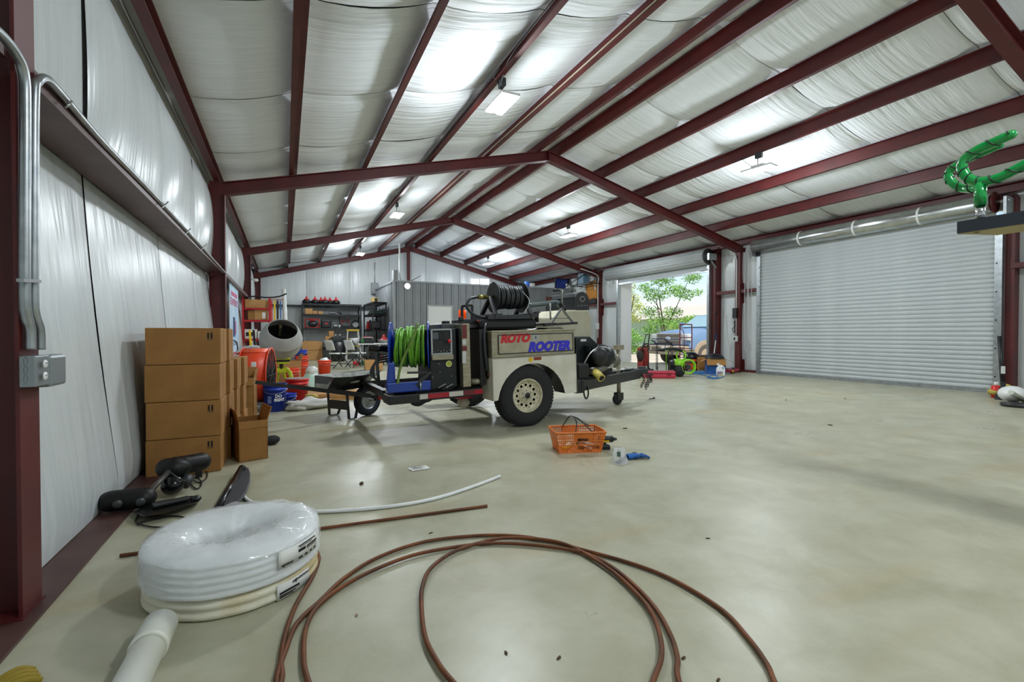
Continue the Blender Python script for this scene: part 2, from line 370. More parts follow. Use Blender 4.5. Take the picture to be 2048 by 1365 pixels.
girt('wall_girt', [(21.44, 2.19), (21.56, 2.19), (21.56, 2.28), (21.44, 2.28)], (-.85, 11.3), 'dark wall girt across the gable wall behind the black shelving', M_DGREY, YZ)
# base angles
struct(MB().box(-1.14, YF, 0, -.82, 8.85, .012).box(-1.14, 9.1, 0, -.82, 21.3, .012).build('baseboard_left', M_GIRT), 'rusty red base angle along the left wall')
struct(MB().box(11.50, 8.35, 0, 11.60, 9.8, .05).box(11.50, YF, 0, 11.60, 3.55, .05).box(11.5, 14.25, 0, 11.6, 17.4, .05).build('baseboard_right', M_RED), 'red base angle along the right wall')
# ------------------------------------------------------------------ roller doors
M_CURT = mat('door curtain', '#b9bfc0', .5, 0, '#b0b6b8', 1.5)
SX = 11.33
def slat_mesh(pitch, L):
    def fn(u, v):
        t = u; x = -.014*math.sin(math.pi*min(1, t/.82))**.7 if t < .82 else .006*math.sin(math.pi*(t-.82)/.18)
        return (x, v*L, t*pitch)
    return MB().grid(fn, 12, 1)
def door_root(n, label): 
    o = D.objects.new(f'door_{n}', None); COL.objects.link(o); return struct(o, label)
dr = door_root(1, 'closed grey corrugated roller door in the right wall')
pit = .0865; n1 = 38; first = None
for k in range(n1):
    if first is None: first = slat_mesh(pit, D1[1]-D1[0]).build('slat', M_CURT, dr, norm=False, loc=(SX, D1[0], .06))
    else: share('slat', first, dr, (SX, D1[0], .06+k*pit))
MB().box(SX-.02, D1[0], .005, SX+.02, D1[1], .065).build('bottom_bar', M_GALV, dr)
for y, s in ((D1[0]-.05, -1), (D1[1]+.03, 1)):
    g = MB().box(SX-.05, y-.05, 0, SX+.05, y+.05, 3.12).build('guide', M_GALV, dr)
    h = MB()
    for k in range(6): h.cyl((SX-.053, y-.02*s, .3+k*.5), (SX-.049, y-.02*s, .3+k*.5), .014, n=8)
    h.build('bolts', M_BLK, g)['kind'] = 'stuff'
def barrel(par, y0, y1, x, z, r, m, ribs=False):
    if ribs:
        prof = []; n = 15
        b = MB(); vs = []
        for k in range(n*6):
            a = 2*math.pi*k/(n*6); rr = r+.020*abs(math.sin(a*n/2))**.6; vs.append((rr*math.cos(a), rr*math.sin(a)))
        b.prism(vs, y0, y1, XZ @ Matrix.Identity(4), smooth=True)
    else: b = MB().cyl((0, y0, 0), (0, y1, 0), r, n=40)
    return b.build('barrel', m, par, loc=(x, 0, z))
M_BAR = mat('shiny galvanised drum', '#c9ccca', .26, .9, '#b3b8b5', 7.)
br = barrel(dr, 3.72, 8.36, 11.19, 3.36, .165, M_BAR)
for y in (4.75, 5.9, 7.1): MB().lathe([(.166, -.02), (.17, -.02), (.17, .02), (.166, .02)], 40, TR(0, y, 0, rx=90)).build('strap', M_WHITE, br)
riv = MB()
for y in [3.9+.115*k for k in range(38)]: riv.ball((-.125, y, .108), .006, 6); riv.ball((-.155, y, -.06), .006, 6)
riv.build('rivets', M_STEEL, br)['kind'] = 'stuff'
MB().lathe([(.03, 0), (.185, 0), (.185, .012), (.03, .012)], 32, TR(11.19, 3.70, 3.36, rx=90)).build('end_plate', M_RED, dr)
MB().cyl((11.19, 3.72, 3.36), (11.19, 3.5, 3.36), .025).box(11.1, 3.52, 3.1, 11.4, 3.56, 3.42).build('bracket', M_GALV, dr)
MB().prism([(8.30, 3.12), (8.40, 3.12), (8.43, 3.28), (8.33, 3.28)], 11.18, 11.4, YZ).build('bracket', M_BLK, dr)
for y, zlow in ((8.60, .85), (8.72, .62)):
    MB().tube(spl([(11.30, y, 3.3), (11.30, y+.005, 2.0), (11.30, y-.01, zlow+.2), (11.30, y-.045, zlow), (11.30, y-.085, zlow+.22), (11.30, y-.09, 3.3)], 5), .006, 5).build('pull_chain', M_PALE, dr)
# jamb steel and header over both doors
struct(MB().box(11.40, D1[0]-.22, 0, 11.6, D1[0]-.10, 3.45).box(11.40, D1[0]-.2, 3.42, 11.6, D1[1]+.12, 3.5).build('trim_1', M_RED), 'red jamb and header steel of the closed door')
M_JAMB = M_RED
j = MB().box(11.36, D2[0]-.16, 0, 11.6, D2[0]-.02, 3.45).box(11.40, D2[1]+.02, 0, 11.6, D2[1]+.1, 3.3).box(11.45, D2[0]-.16, 3.42, 11.6, D2[1]+.2, 3.6)
struct(j.build('trim_2', M_JAMB), 'dark red jamb posts and header of the open door')
# the open door: curtain wound up on its drum
d2 = door_root(2, 'roller door wound up above the open doorway')
cz, cr = 3.34, .22
b2 = barrel(d2, D2[0]-.02, 14.62, 11.20, cz, cr, M_CURT, True)
MB().lathe([(.02, 0), (.22, 0), (.23, .02), (.2, .05), (.1, .04), (.1, .08), (.02, .08)], 30, TR(11.20, D2[0]-.03, cz, rx=90)).build('chain_wheel', M_DGREY, d2)
MB().box(11.05, D2[0]-.2, cz-.13, 11.36, D2[0]-.14, cz+.06).bar((11.1, D2[0]-.12, cz), (11.36, D2[0]-.17, cz-.35), .05, .03).build('bracket', M_GALV, d2)
for k in range(3): share('slat', first, d2, (11.30, D2[0], 2.96+k*.0865), scale=(1, (D2[1]-D2[0])/(D1[1]-D1[0]), 1))
MB().box(11.28, D2[0], 2.90, 11.34, D2[1], 2.965).build('bottom_bar', M_GALV, d2)
for y in (D2[0]+.02, D2[1]-.02): MB().box(11.26, y-.04, 0, 11.38, y+.04, 3.1).build('guide', M_GALV, d2)
MB().bar((11.2, D2[0]+.35, 2.97), (11.25, D2[0]+.02, 2.97), .03, .02).build('latch_bar', M_PALE, d2)
# white reveal of the open doorway
struct(MB().box(11.38, D2[1]-.02, 0, 11.95, D2[1]+.02, 3.1).box(11.6, D2[0]-.02, 0, 11.95, D2[0]+.0, 3.1).box(11.6, D2[0], 3.08, 11.95, D2[1], 3.12).build('trim_3', mat('white reveal', '#e8e8e4', .5)), 'white reveal lining of the open doorway')

# ------------------------------------------------------------------ LED high bay lights
M_LED = mat('led strip', '#ffffff', .5, emit='#f4f8ff', estr=26.)
M_HOUS = mat('lamp housing', '#d9dbda', .4)
def lamp(x, y, z, label, rz=0.):
    o = thing('high_bay_light', label, 'ceiling light', (x, y, z), rz, 'high bay lights')
    drop = -.32
    MB().box(-.13, -.28, drop, .13, .28, drop+.035).box(-.07, -.12, drop+.035, .07, .12, drop+.085).build('housing', M_HOUS, o, bev=.008)
    for s in (-1, 1): MB().box(s*.075-.045, -.27, drop-.012, s*.075+.045, .27, drop-.001).build('led_strip', M_LED, o)
    MB().box(-.03, -.06, -.1, .03, .06, 0).cyl((0, .02, drop+.08), (0, .02, -.09), .008, n=6).build('junction_box', M_DGREY, o)
    MB().tube(spl([(.07, .1, drop+.08), (.1, .13, drop+.17), (.05, .1, -.02)], 5), .003, 5).build('safety_wire', M_GALV, o)
    for s in (-1, 1):
        ld = D.lights.new('led', 'AREA'); ld.shape = 'RECTANGLE'; ld.size = .08; ld.size_y = .5; ld.energy = LAMP_W; ld.color = (.88, .95, 1)
        lo = D.objects.new('led', ld); COL.objects.link(lo); lo.parent = o; lo.location = (s*.075, 0, drop-.016)
    pd = D.lights.new('led_spill', 'POINT'); pd.energy = LAMP_W*4.2; pd.shadow_soft_size = .12; pd.color = (.88, .95, 1)
    po_ = D.objects.new('led_spill', pd); COL.objects.link(po_); po_.parent = o; po_.location = (0, 0, drop-.20)
    return o
for k, y in enumerate((5.65, 12.08, 18.52, -.78)):  # last lamp of this row is unseen, added behind the camera for foreground light
    lb = ['biggest and brightest LED light, nearest the camera on the left roof slope', 'LED light on the left slope between the two middle frames', 'LED light on the left slope close to the gable wall', 'LED light on the left slope behind the photographer'][k]
    lamp(2.60, y, zb(2.6)+.0, lb)
for k, y in enumerate((5.82, 12.27, 18.6, -.7)):  # last one here is likewise unseen and added to brighten the near floor
    lb = ['LED light on the right slope in front of the closed roller door', 'LED light on the right slope above the trailer near the open door', 'LED light on the right slope above the office', 'LED light on the right slope behind the photographer'][k]
    lamp(7.90, y, zb(7.9)+.0, lb, 8)
# conduits to the lights
cnd = MB()
tag(MB().tube([(2.60-.01, YF, zb(2.6)+.17), (2.60-.01, 5.2, zb(2.6)+.17), (2.59, 5.45, zb(2.6)+.13), (2.57, 5.6, zb(2.6)-.05)], .011, 6).tube(spl([(2.57, 5.7, zb(2.6)-.05), (2.585, 5.9, zb(2.6)+.14), (2.585, 6.2, zb(2.6)+.17), (2.585, 12.0, zb(2.6)+.17)], 5), .011, 6).build('conduit', M_GALV), 'thin metal conduit feeding the lights along the third purlin from the left eave', 'conduit')
tag(MB().tube([(3.78, YF, zb(3.8)+.09), (3.78, YB-.2, zb(3.8)+.09)], .012, 6).build('conduit', mat('cream conduit', '#b9ae93', .5)), 'thin pale conduit along the fourth purlin out from the left eave', 'conduit')
# ------------------------------------------------------------------ sewer jetter trailer (local x to the hitch, y to the far side)
TM = Matrix.Translation((2.444, 4.667, 0)) @ Euler((0, R(-1.6), R(2))).to_matrix().to_4x4(); TMI = TM.inverted()
def tp(u, v, w):
    o = TMI @ Vector((0, 0, CAMH)); r = TMI.to_3x3() @ ray(u, v); return o+r*((w-o.y)/r.y)
tr = thing('jetter_trailer', 'single axle drain jetter trailer with blue and black hose reels parked across the floor', 'trailer', (2.444, 4.667, 0), 2, ry=-1.6)
M_SS = mat('weathered stainless', '#a9a28c', .38, .5, '#938c76', 9., stretch=(1, 1, 5)); M_FEND = mat('white fender paint', '#dcdacd', .4, 0, '#cbc7b6', 4.)
M_CREAM = mat('cream tank', '#c6c2aa', .45, 0, '#b3ae95', 3.5); M_ENG = mat('engine grey', '#22272a', .42, .3, '#16191b', 12.)
M_TAPE = mat('red reflector', '#a01228', .3); M_TAPEW = mat('white reflector', '#c9c5bb', .3); M_MAR = mat('maroon sticker', '#6b1f22', .5)
M_GHOSE = mat('green hose', '#6fae2a', .42, 0, '#57931f', 30.); M_BHOSE = mat('black hose', '#262a2d', .4)
WC = .95                                                       # centre line
fr = MB()
for w in (.42, 1.48): fr.box(-1.5, w-.03, .40, .85, w+.03, .50)
for l in (-1.45, -.7, 0, .78): fr.box(l-.03, .2, .41, l+.03, 1.7, .49)
fr.build('chassis', M_BLK, tr)
MB().cyl((.03, .12, .35), (.03, 1.78, .35), .035).build('axle', M_BLK, tr)
# tongue: side rails meeting at the coupler, deck plate over them
a0 = tp(1160, 770, .12); tip = tp(1284, 748, WC)
for a, b in (((a0.x, .12, .39), (tip.x-.1, WC-.04, .36)), ((a0.x, 1.78, .39), (tip.x-.1, WC+.04, .36))): MB().bar(a, b, .06, .13).build('tongue_rail', M_BLK, tr)
MB().add([(a0.x-.06, .1, .462), (1.45, .42, .455), (1.45, 1.46, .455), (a0.x-.06, 1.8, .462)], [(0, 1, 2, 3)]).build('deck_plate', mat('deck plate', '#2d2f30', .5, .4, bump=.25, bscale=30), tr, solid=.012)
MB().box(a0.x-.07, .1, .30, a0.x+.06, .22, .46).build('corner_gusset', M_BLK, tr, bev=.01)
MB().box(tip.x-.2, WC-.08, .36, tip.x+.06, WC+.08, .44).cyl((tip.x, WC, .36), (tip.x, WC, .47), .06, n=14).build('coupler', M_DGREY, tr, bev=.01)
MB().tube(spl([(tip.x-.75, WC-.1, .44), (tip.x-.5, WC-.12, .46), (tip.x-.2, WC-.02, .45)], 6), .012, 6).tube([tp(1247, 746, .9), tp(1249, 736, .9), tp(1262, 738, .9), tp(1266, 744, .9)], .008, 6).build('tongue_rods', M_STEEL, tr)
def chain(parent, p0, n, sway):
    for k in range(n):
        c = Vector(p0)+Vector((sway*math.sin(k*.9)*.02, .012*math.cos(k*1.3), -k*.034)); b = MB()
        ring = [(.014*math.cos(a), 0, .024*math.sin(a)) for a in (2*math.pi*i/10 for i in range(10))]
        if k % 2: ring = [(0, x, z) for x, _, z in ring]
        b.tube([c+Vector(q) for q in ring], .006, 5, closed=True).build('chain_link', M_BLK, parent)
for dl, n in ((-.10, 6), (-.02, 7), (.03, 6), (.08, 4)): chain(tr, (tip.x+dl, WC-.12, .35), n, 1 if n > 5 else -1)
# caster jack
cj = tp(1229, 790, WC)
MB().cyl((cj.x, WC-.1, .10), (cj.x, WC-.1, .80), .03).box(cj.x-.06, WC-.14, .76, cj.x+.08, WC-.06, .83).build('jack_post', M_SS, tr)
cw = MB().lathe([(.02, -.03), (.07, -.03), (.08, -.018), (.08, .018), (.07, .03), (.02, .03)], 20, TR(cj.x-.03, WC-.1, .022, rx=90)).build('jack_wheel', M_RUB, tr)
MB().box(cj.x-.06, WC-.145, .01, cj.x+.05, WC-.138, .12).build('fork_plate', M_DGREY, cw); MB().box(cj.x-.06, WC-.062, .01, cj.x+.05, WC-.055, .12).build('fork_plate', M_DGREY, cw)
tl = tp(1172, 787, .14)
MB().tube(spl([tl+Vector((-.03, 0, .08)), tl+Vector((-.03, 0, -.01)), tl+Vector((0, 0, -.07)), tl+Vector((.035, 0, -.02)), tl+Vector((.03, 0, .08))], 5), .010, 6).build('tie_down_loop', M_BLK, tr)
# wheels
def wheel(par, w, sgn):
    M = TR(.045, w, .352, rx=90 if sgn > 0 else -90)
    ty = [(.185, -.085), (.21, -.095), (.30, -.102), (.335, -.09), (.352, -.07), (.355, 0), (.352, .07), (.335, .09), (.30, .102), (.21, .095), (.185, .085)]
    t = MB().lathe(ty, 48, M).build('tyre', M_RUB, par)
    tread = MB()
    for k in range(60):
        a = 2*math.pi*k/60
        for zz in (-.06, -.022, .022, .06): tread.box(.348, -.012, zz-.014, .3575, .012, zz+.014, M @ Matrix.Rotation(a+(.05 if zz > 0 else 0), 4, 'Z'))
    tread.build('tread', M_RUB, t)['kind'] = 'stuff'
    rim = MB().lathe([(.188, -.085), (.195, .088), (.188, .094), (.178, .088), (.172, .062), (.155, .05), (.149, .047)], 40, M)
    n = 12; vs = []; fs = []                                     # disc with a ring of round vent holes
    for k in range(n):
        a0 = 2*math.pi*k/n; da = 2*math.pi/n; c = (.118*math.cos(a0), .118*math.sin(a0)); o = len(vs); m_ = 12
        for i in range(m_):
            t_ = 2*math.pi*i/m_; vs.append((c[0]+.0165*math.cos(t_+a0), c[1]+.0165*math.sin(t_+a0), .042))
        for i in range(m_):
            t_ = 2*math.pi*i/m_; rr = .118+.032*max(-1, min(1, 1.3*math.cos(t_))); aa = a0+da*.5*max(-1, min(1, 1.3*math.sin(t_))); vs.append((rr*math.cos(aa), rr*math.sin(aa), .047 if rr > .118 else .042))
        fs += [(o+i, o+(i+1) % m_, o+m_+(i+1) % m_, o+m_+i) for i in range(m_)]
    rim.add(vs, fs, False, M)
    rim.lathe([(.088, .042), (.07, .055), (.045, .058), (.042, .066), (.036, .08), (.0, .08)], 24, M)
    r_ = rim.build('rim', mat('cream rim', '#d8d2b8', .4, 0, '#b3aa8c', 14.), par, norm=False)
    MB().lathe([(.0, .081), (.034, .081), (.036, .07)], 16, M).build('hub_cap', M_BLK, r_)
    for k in range(6): a = 2*math.pi*(k+.5)/6; MB().cyl((.058*math.cos(a), .058*math.sin(a), .052), (.058*math.cos(a), .058*math.sin(a), .07), .009, n=6, M=M).build('lug_nut', M_STEEL, r_)
    MB().lathe([(.0, -.01), (.17, -.01), (.17, -.07)], 24, M).build('brake_drum', M_BLK, par)
wheel(tr, .105, 1); wheel(tr, WC*2-.105, -1)
# fender boxes
def fender(w0, w1, outer):
    arc = [(.095+.445*math.cos(a), .27+.45*math.sin(a)) for a in (math.pi*(1-k/18) for k in range(19))]
    arc = [(x, max(z, .335)) for x, z in arc]
    poly = [(-.41, .335)]+arc+[(.705, .335), (.705, .80), (-.41, .80)]
    f = MB(); f.prism(poly, w0, w0+.012, XZ) if outer else f.prism(poly, w1-.012, w1, XZ)
    f.box(-.41, w0, .335, -.398, w1, .80).box(.693, w0, .335, .705, w1, .80).box(-.41, w0, .788, .705, w1, .80)
    ins = MB()
    ins.grid(lambda u, v: (.095+.455*math.cos(math.pi*(1-u)), w0+.013+(w1-w0-.03)*v, max(.335, .27+.46*math.sin(math.pi*(1-u)))), 18, 1)
    o = f.build('fender', M_FEND, tr); ins.build('wheel_well', M_BLK, o); return o
fd = fender(-.012, .26, True); fender(WC*2-.26, WC*2+.012, False)
MB().lathe([(0, 0), (.032, 0), (.036, .004), (0, .006)], 24, TR(-.412, .10, .62, ry=-90) @ Matrix.Diagonal((1.6, 1.4, 1, 1))).build('rust_plug', mat('rust', '#4a2a18', .8), fd)
sm_ = tp(1075, 717.5, -.012); MB().cbox(sm_, (.10, .012, .036)).build('side_marker', mat('amber lens', '#8a3a18', .3), fd, bev=.004)
sm_ = tp(1061, 719.5, -.012); MB().cyl(sm_, sm_+Vector((0, -.006, 0)), .026, n=20).build('warning_sticker', M_YEL, fd)
# toolbox
tb = MB().box(-.40, .0, .80, .69, .40, 1.09).box(-.41, -.014, 1.078, .70, .41, 1.098).build('toolbox', M_SS, tr, bev=.006)
A, B_ = tp(996, 667.5, 0), tp(1145.5, 700, 0)
d0, d1, e0, e1 = A.x, B_.x, .842, 1.048
MB().box(d0, -.006, e0, d1, .0, e1).build('toolbox_door', mat('toolbox door', '#b0a992', .36, .45, '#a09983', 8.), tb)
e = MB()
for a, b in (((d0, e0), (d1, e0)), ((d0, e1), (d1, e1)), ((d0, e0), (d0, e1)), ((d1, e0), (d1, e1))): e.bar((a[0], -.008, a[1]), (b[0], -.008, b[1]), .006, .009)
e.build('door_seal', M_BLK, tb)
FX = Matrix(((1, 0, 0, 0), (0, 0, -1, 0), (0, 1, 0, 0), (0, 0, 0, 1)))          # text plane facing -y
M_TRED = mat('red lettering', '#c4141e', .4); M_TBLU = mat('blue lettering', '#2a25c4', .4)
def ttext(s, u0, u1, v0, v1, w, m, par, **k):
    a, b = tp(u0, v0, w), tp(u1, v1, w); c = (a+b)/2
    return text(s, .1, Matrix.Translation(c) @ FX, m, par, fit=(abs(b.x-a.x), abs(a.z-b.z)), **k)
ttext('ROTO', 1000.5, 1061, 668.5, 685, -.009, M_TRED, tb, bold=.007, shear=.28)
ttext('ROOTER', 1056, 1140.5, 684, 700.5, -.009, M_TBLU, tb, bold=.007, shear=.28)
c = tp(1071.5, 676, -.007); bd = MB().cbox(c, (.085, .004, .07)).build('badge', M_STEEL, tb, bev=.003)
text('R', .05, Matrix.Translation(c+Vector((0, -.003, 0))) @ FX, M_INK, bd)
MB().cyl((-.48, .62, .90), (.9, .62, .90), .22, n=28).build('water_tank', M_BLKG, tr)
MB().box(-.47, .14, 1.11, .26, .66, 1.225).build('reel_plinth', M_BLKG, tr, bev=.03)
MB().box(-.50, .10, .50, -.44, .62, 1.12).build('bulkhead', M_BLK, tr)
# black hose reel on top
RC = Vector((-.005, .36, 1.488))
rb = MB().box(-.37, .14, 1.225, .22, .60, 1.275)
for l in (-.235, .225):
    rb.bar((l-.03, .16, 1.27), (l, .36, 1.49), .05, .03).bar((l-.03, .56, 1.27), (l, .36, 1.49), .05, .03).box(l-.05, .13, 1.24, l+.04, .59, 1.29)
rs = rb.build('reel_stand', M_DGREY, tr, bev=.004)
def reel(par, c0, half, rf, rh, m, hose_m, turns, hr, dish=.02, name='reel_flange', rz=0.):
    c = Vector((0, 0, 0)); RM = Matrix.Translation(c0) @ TR(rz=rz)
    for s in (-1, 1):
        MB().lathe([(.03, .0), (rf*.45, .0), (rf*.5, dish*.5), (rf*.93, dish), (rf, dish-.008), (rf, dish+.006), (rf*.9, dish+.008), (.03, .01)], 40, RM @ TR(s*half, 0, 0, ry=90*s)).build(name, m, par)
    MB().cyl(c-Vector((half, 0, 0)), c+Vector((half, 0, 0)), rh-hr*1.2, n=24, M=RM).build('drum', m, par)
    pts = []; L = 2*half-2*hr
    for k in range(turns*20+1):
        a = 2*math.pi*k/20; t = k/(turns*20); rr = rh+.004*math.sin(k*.7)
        pts.append(c+Vector((-half+hr+L*t+.006*math.sin(a*.5), rr*math.sin(a), rr*math.cos(a))))
    return MB().tube(pts, hr, 8, M=RM).build('wound_hose', hose_m, par)
reel(tr, RC, .172, .182, .125, M_DGREY, M_BHOSE, 10, .0168)
MB().cyl((-.40, .36, 1.49), (-.19, .36, 1.488), .016, n=12).cyl((-.39, .36, 1.49), (-.29, .36, 1.489), .026, n=14).build('swivel', mat('brass', '#8f8a4a', .35, .8), tr)
MB().tube(spl([(-.39, .36, 1.49), (-.50, .34, 1.465), (-.555, .3, 1.38), (-.50, .25, 1.29), (-.36, .22, 1.245)], 7), .017, 8).build('feed_hose', M_BHOSE, tr)
MB().tube(spl([(-.425, .08, .66), (-.45, .08, .95), (-.43, .11, 1.12), (-.36, .18, 1.2)], 7), .020, 8).build('return_hose', M_BHOSE, tr)
MB().tube(spl([tp(1045, 584, .2), tp(1058, 600, .17), tp(1055, 615, .16), tp(1046, 628, .16)], 5), .006, 6).build('reel_lever', M_STEEL, tr)
# elbow pipe, stand, crank
MB().tube(spl([tp(1058, 612, .42), tp(1090, 608.5, .42), tp(1110, 605.5, .4), tp(1117, 608, .38), tp(1124, 617, .34)], 6), .032, 12).build('elbow_pipe', mat('grey pipe', '#5a6564', .4, .3), tr)
MB().ball(tp(1124, 615, .28), .04, 10).cyl(tp(1119, 606, .28), tp(1131, 621, .28), .02).build('clamp', M_BLK, tr)
af = MB()
for u, v in ((1102, 648), (1147, 647)): af.bar(tp(1123, 617, .22), tp(u, v, .18), .022, .022)
af.bar(tp(1110, 637, .2), tp(1138, 637, .2), .05, .008)
af.build('frame_stand', mat('dull zinc', '#6d6f6d', .45, .5), tr)
MB().bar(tp(1088, 650.5, .12), tp(1153, 646.5, .12), .05, .028).bar(tp(1040, 652, .2), tp(1110, 648, .2), .04, .03).build('hinge_bar', M_BLK, tr)
MB().tube([tp(1124, 612, .3), tp(1124, 581, .3), tp(1117, 579.5, .3)], .012, 8).build('crank_handle', M_STEEL, tr)
MB().cyl(tp(1119, 580, .3), tp(1107, 581.5, .3), .017, n=10).build('crank_grip', M_BLK, tr)
MB().cyl(tp(1101, 640, .35), tp(1100, 607, .35), .011, n=8).build('pipe_hanger', M_STEEL, tr)
MB().ball(tp(1073, 627, .3), .035, 10).cyl(tp(1073, 645, .3), tp(1073, 622, .3), .028).bar(tp(1066, 626, .3), tp(1081, 625, .3), .012, .012).build('filler_valve', M_BLK, tr)
MB().box(.24, .45, 1.13, .72, .95, 1.25).build('valve_cover', mat('cream lid', '#d6d2bd', .5), tr, bev=.02)
MB().prism([(-.05, 0), (.05, .0), (.03, .03), (-.03, .045)], -.04, .04, Matrix.Translation(tp(1098, 600, .5))).build('nozzle_block', mat('brown block', '#5a3320', .6), tr)
# cream upright tank with arched louvred cowl
a, b = tp(1114, 640, .7), tp(1183, 640, .7); z0, z1 = .50, tp(1150, 620.5, .7).z
MB().prism([(a.x-.06, z0), (b.x, z0), (b.x, z1-.12), (b.x-.05, z1), (a.x+.06, z1), (a.x-.06, z1-.14)], .7, 1.5, XZ).build('cream_tank', M_CREAM, tr, bev=.02)
a, b = tp(1151, 620, .72), tp(1178, 620, .72); cx, hw = (a.x+b.x)/2, (b.x-a.x)/2; ht = tp(1165, 584, .72).z; zl = z1+.001
po = [(cx-hw, zl)]+[(cx-hw*math.cos(t), ht-hw+hw*math.sin(t)) for t in (math.pi*k/16 for k in range(17))]+[(cx+hw, zl)]
mb_ = MB().prism(po, .72, 1.5, XZ, smooth=False).build('muffler_cowl', mat('cowl grey', '#3b4143', .45, .3), tr)
for k in range(12):
    zz = zl+.015+k*.018; MB().box(cx-hw-.006, .74, zz, cx-hw+.002, 1.48, zz+.008).build('louvre', M_ENG, mb_)
MB().prism([(cx+(x-cx)*.97, zl+(z-zl)*.97) for x, z in po], .714, .72, XZ).build('end_plate', M_BLK, mb_)
holes = MB()
for k in range(14): t = 2*math.pi*k/14; holes.cyl((cx+.04*math.cos(t), .708, ht-.10+.034*math.sin(t)), (cx+.04*math.cos(t), .715, ht-.10+.034*math.sin(t)), .005, n=6)
for k in range(5): holes.cyl((cx-.08+k*.04, .708, zl+.06), (cx-.08+k*.04, .715, zl+.06), .006, n=6)
holes.build('vent_holes', M_PALE, mb_)['kind'] = 'stuff'
# engine and pump on the deck
W5 = .42
eng = MB().prism([(tp(1152, 742, W5).x, .465), (tp(1226, 740, W5).x, .465), (tp(1226, 712, W5).x, .70), (tp(1200, 690, W5).x, .86), (tp(1181, 677, W5).x, .985), (tp(1152, 676, W5).x, .985)], W5, .92, XZ).build('engine_block', M_ENG, tr, bev=.02)
c = tp(1205, 715, .38)
MB().ball(c, (.20, .14, .17), 18, jig=.12).build('flywheel_cover', M_ENG, eng)
MB().lathe([(.10, 0), (.125, .01), (.125, .05), (.085, .09), (0, .1)], 24, Matrix.Translation(tp(1196, 713, .3)) @ TR(rx=90)).build('recoil_starter', M_BLK, eng)
for k in range(7): p = tp(1180+k*6, 699+k*2, .3); MB().cbox((p.x, .42, p.z), (.014, .26, .09)).build('cooling_fin', M_ENG, eng)
ttext('PRO', 1194, 1206, 699, 703, .27, M_PALE, eng)
p = tp(1167, 681, W5-.003); MB().cbox(p, (.09, .003, .03)).build('sticker', M_PAPER, eng)
MB().tube(spl([tp(1168, 728, .3), tp(1180, 708, .28), tp(1196, 696, .26), tp(1212, 696, .26), tp(1226, 708, .28), tp(1231, 716, .3)], 6), .010, 7).build('cable', M_STEEL, eng)
a, b = tp(1157, 729, .2), tp(1179, 760, .2); MB().box(a.x, .2, .462, b.x, .5, a.z).build('battery_box', M_BLK, tr, bev=.015)
MB().tube([tp(1180, 743, .3), tp(1200, 739, .3), tp(1226, 726, .36)], .045, 14).ball(tp(1229, 722, .4), (.09, .08, .1), 12).build('suction_pipe', mat('pipe grey', '#6c6a60', .45, .4), tr)
MB().cyl(tp(1190, 744, .26), tp(1203, 757, .12), .052, n=18).build('yellow_hose_end', mat('cloudy yellow', '#c9b75a', .4), tr)
h1 = tp(1203, 757, .12); hd = (h1-tp(1190, 744, .26)).normalized(); MB().cyl(h1, h1+hd*.004, .036, n=18).build('hose_bore', M_INK, tr)
p = tp(1217, 732, .33); MB().cbox(p, (.1, .1, .06)).build('bright_bracket', M_CHROME, tr, bev=.01)
# control cabinet
c0, c1 = tp(860, 658.5, .15), tp(903.5, 707, .15); X0_, X1_ = c0.x, c1.x; Z1_, Z0_ = c0.z, c1.z
cab = MB().box(X0_-.005, .16, .50, X1_+.06, .62, Z1_).build('control_cabinet', M_ENG, tr, bev=.01)
pn = MB().box(X0_+.01, .140, Z0_, X1_-.01, .160, Z1_-.01).build('control_panel', M_BLK, cab)
fm = MB()
for q in ((X0_, Z0_, X0_+.018, Z1_), (X1_-.018, Z0_, X1_, Z1_), (X0_, Z1_-.016, X1_, Z1_), (X0_, Z0_-.01, X1_, Z0_+.01)): fm.box(q[0], .128, q[1], q[2], .165, q[3])
fm.build('panel_frame', M_STEEL, cab); MB().box(X0_, .10, Z0_-.06, X1_, .16, Z0_-.012).build('panel_shelf', M_SS, cab)
PW = X1_-X0_; PH = Z1_-Z0_
MB().box(X0_+.1*PW, .132, Z0_+.6*PH, X0_+.36*PW, .141, Z0_+.85*PH).build('gauge', mat('gauge face', '#565b60', .3), pn); MB().box(X0_+.36*PW, .131, Z0_+.55*PH, X0_+.66*PW, .141, Z0_+.93*PH).build('gauge_shade', M_BLKG, pn)
kx, kz = X0_+.8*PW, Z0_+.5*PH
MB().cyl((kx, .14, kz), (kx, .09, kz-.005), .006, n=6).ball((kx, .085, kz), .02, 10).build('red_knob', M_REDP, pn)
for k in range(6): x = X0_+PW*(.12+.14*k); MB().cyl((x, .14, Z0_+.14*PH), (x+.005, .10, Z0_+.1*PH+.01*(k % 2)), .006, n=6).build('switch', M_STEEL, pn)
c = tp(897.5, 728, .155); MB().cyl(c, c+Vector((0, -.005, 0)), .034, n=20).build('inspection_sticker', mat('lime sticker', '#d8dc9a', .5), cab)
MB().cyl(c, c+Vector((0, -.008, 0)), .024, n=16).build('sticker_centre', mat('lime centre', '#a9ad2e', .5), cab)
for u, v in ((865, 755), (903, 753), (878, 728), (880, 745), (902, 718)): MB().ball(tp(u, v, .158), .009, 6).build('bolt', M_STEEL, cab)
a, b = tp(882, 648, .3), tp(924, 648, .3)
MB().box(a.x, .3, .46, b.x, .75, a.z).build('side_tank', mat('grey tank', '#55595a', .42, .3, '#484c4d', 7.), tr, bev=.015)
p = tp(891.5, 646, .4); MB().cyl(p+Vector((0, 0, -.02)), p+Vector((0, 0, .02)), .045, n=16).build('filler_cap', M_BLK, tr)
a, b = tp(923.5, 648, .1), tp(939, 648, .1); zt = a.z; zb_ = tp(939, 774, .1).z
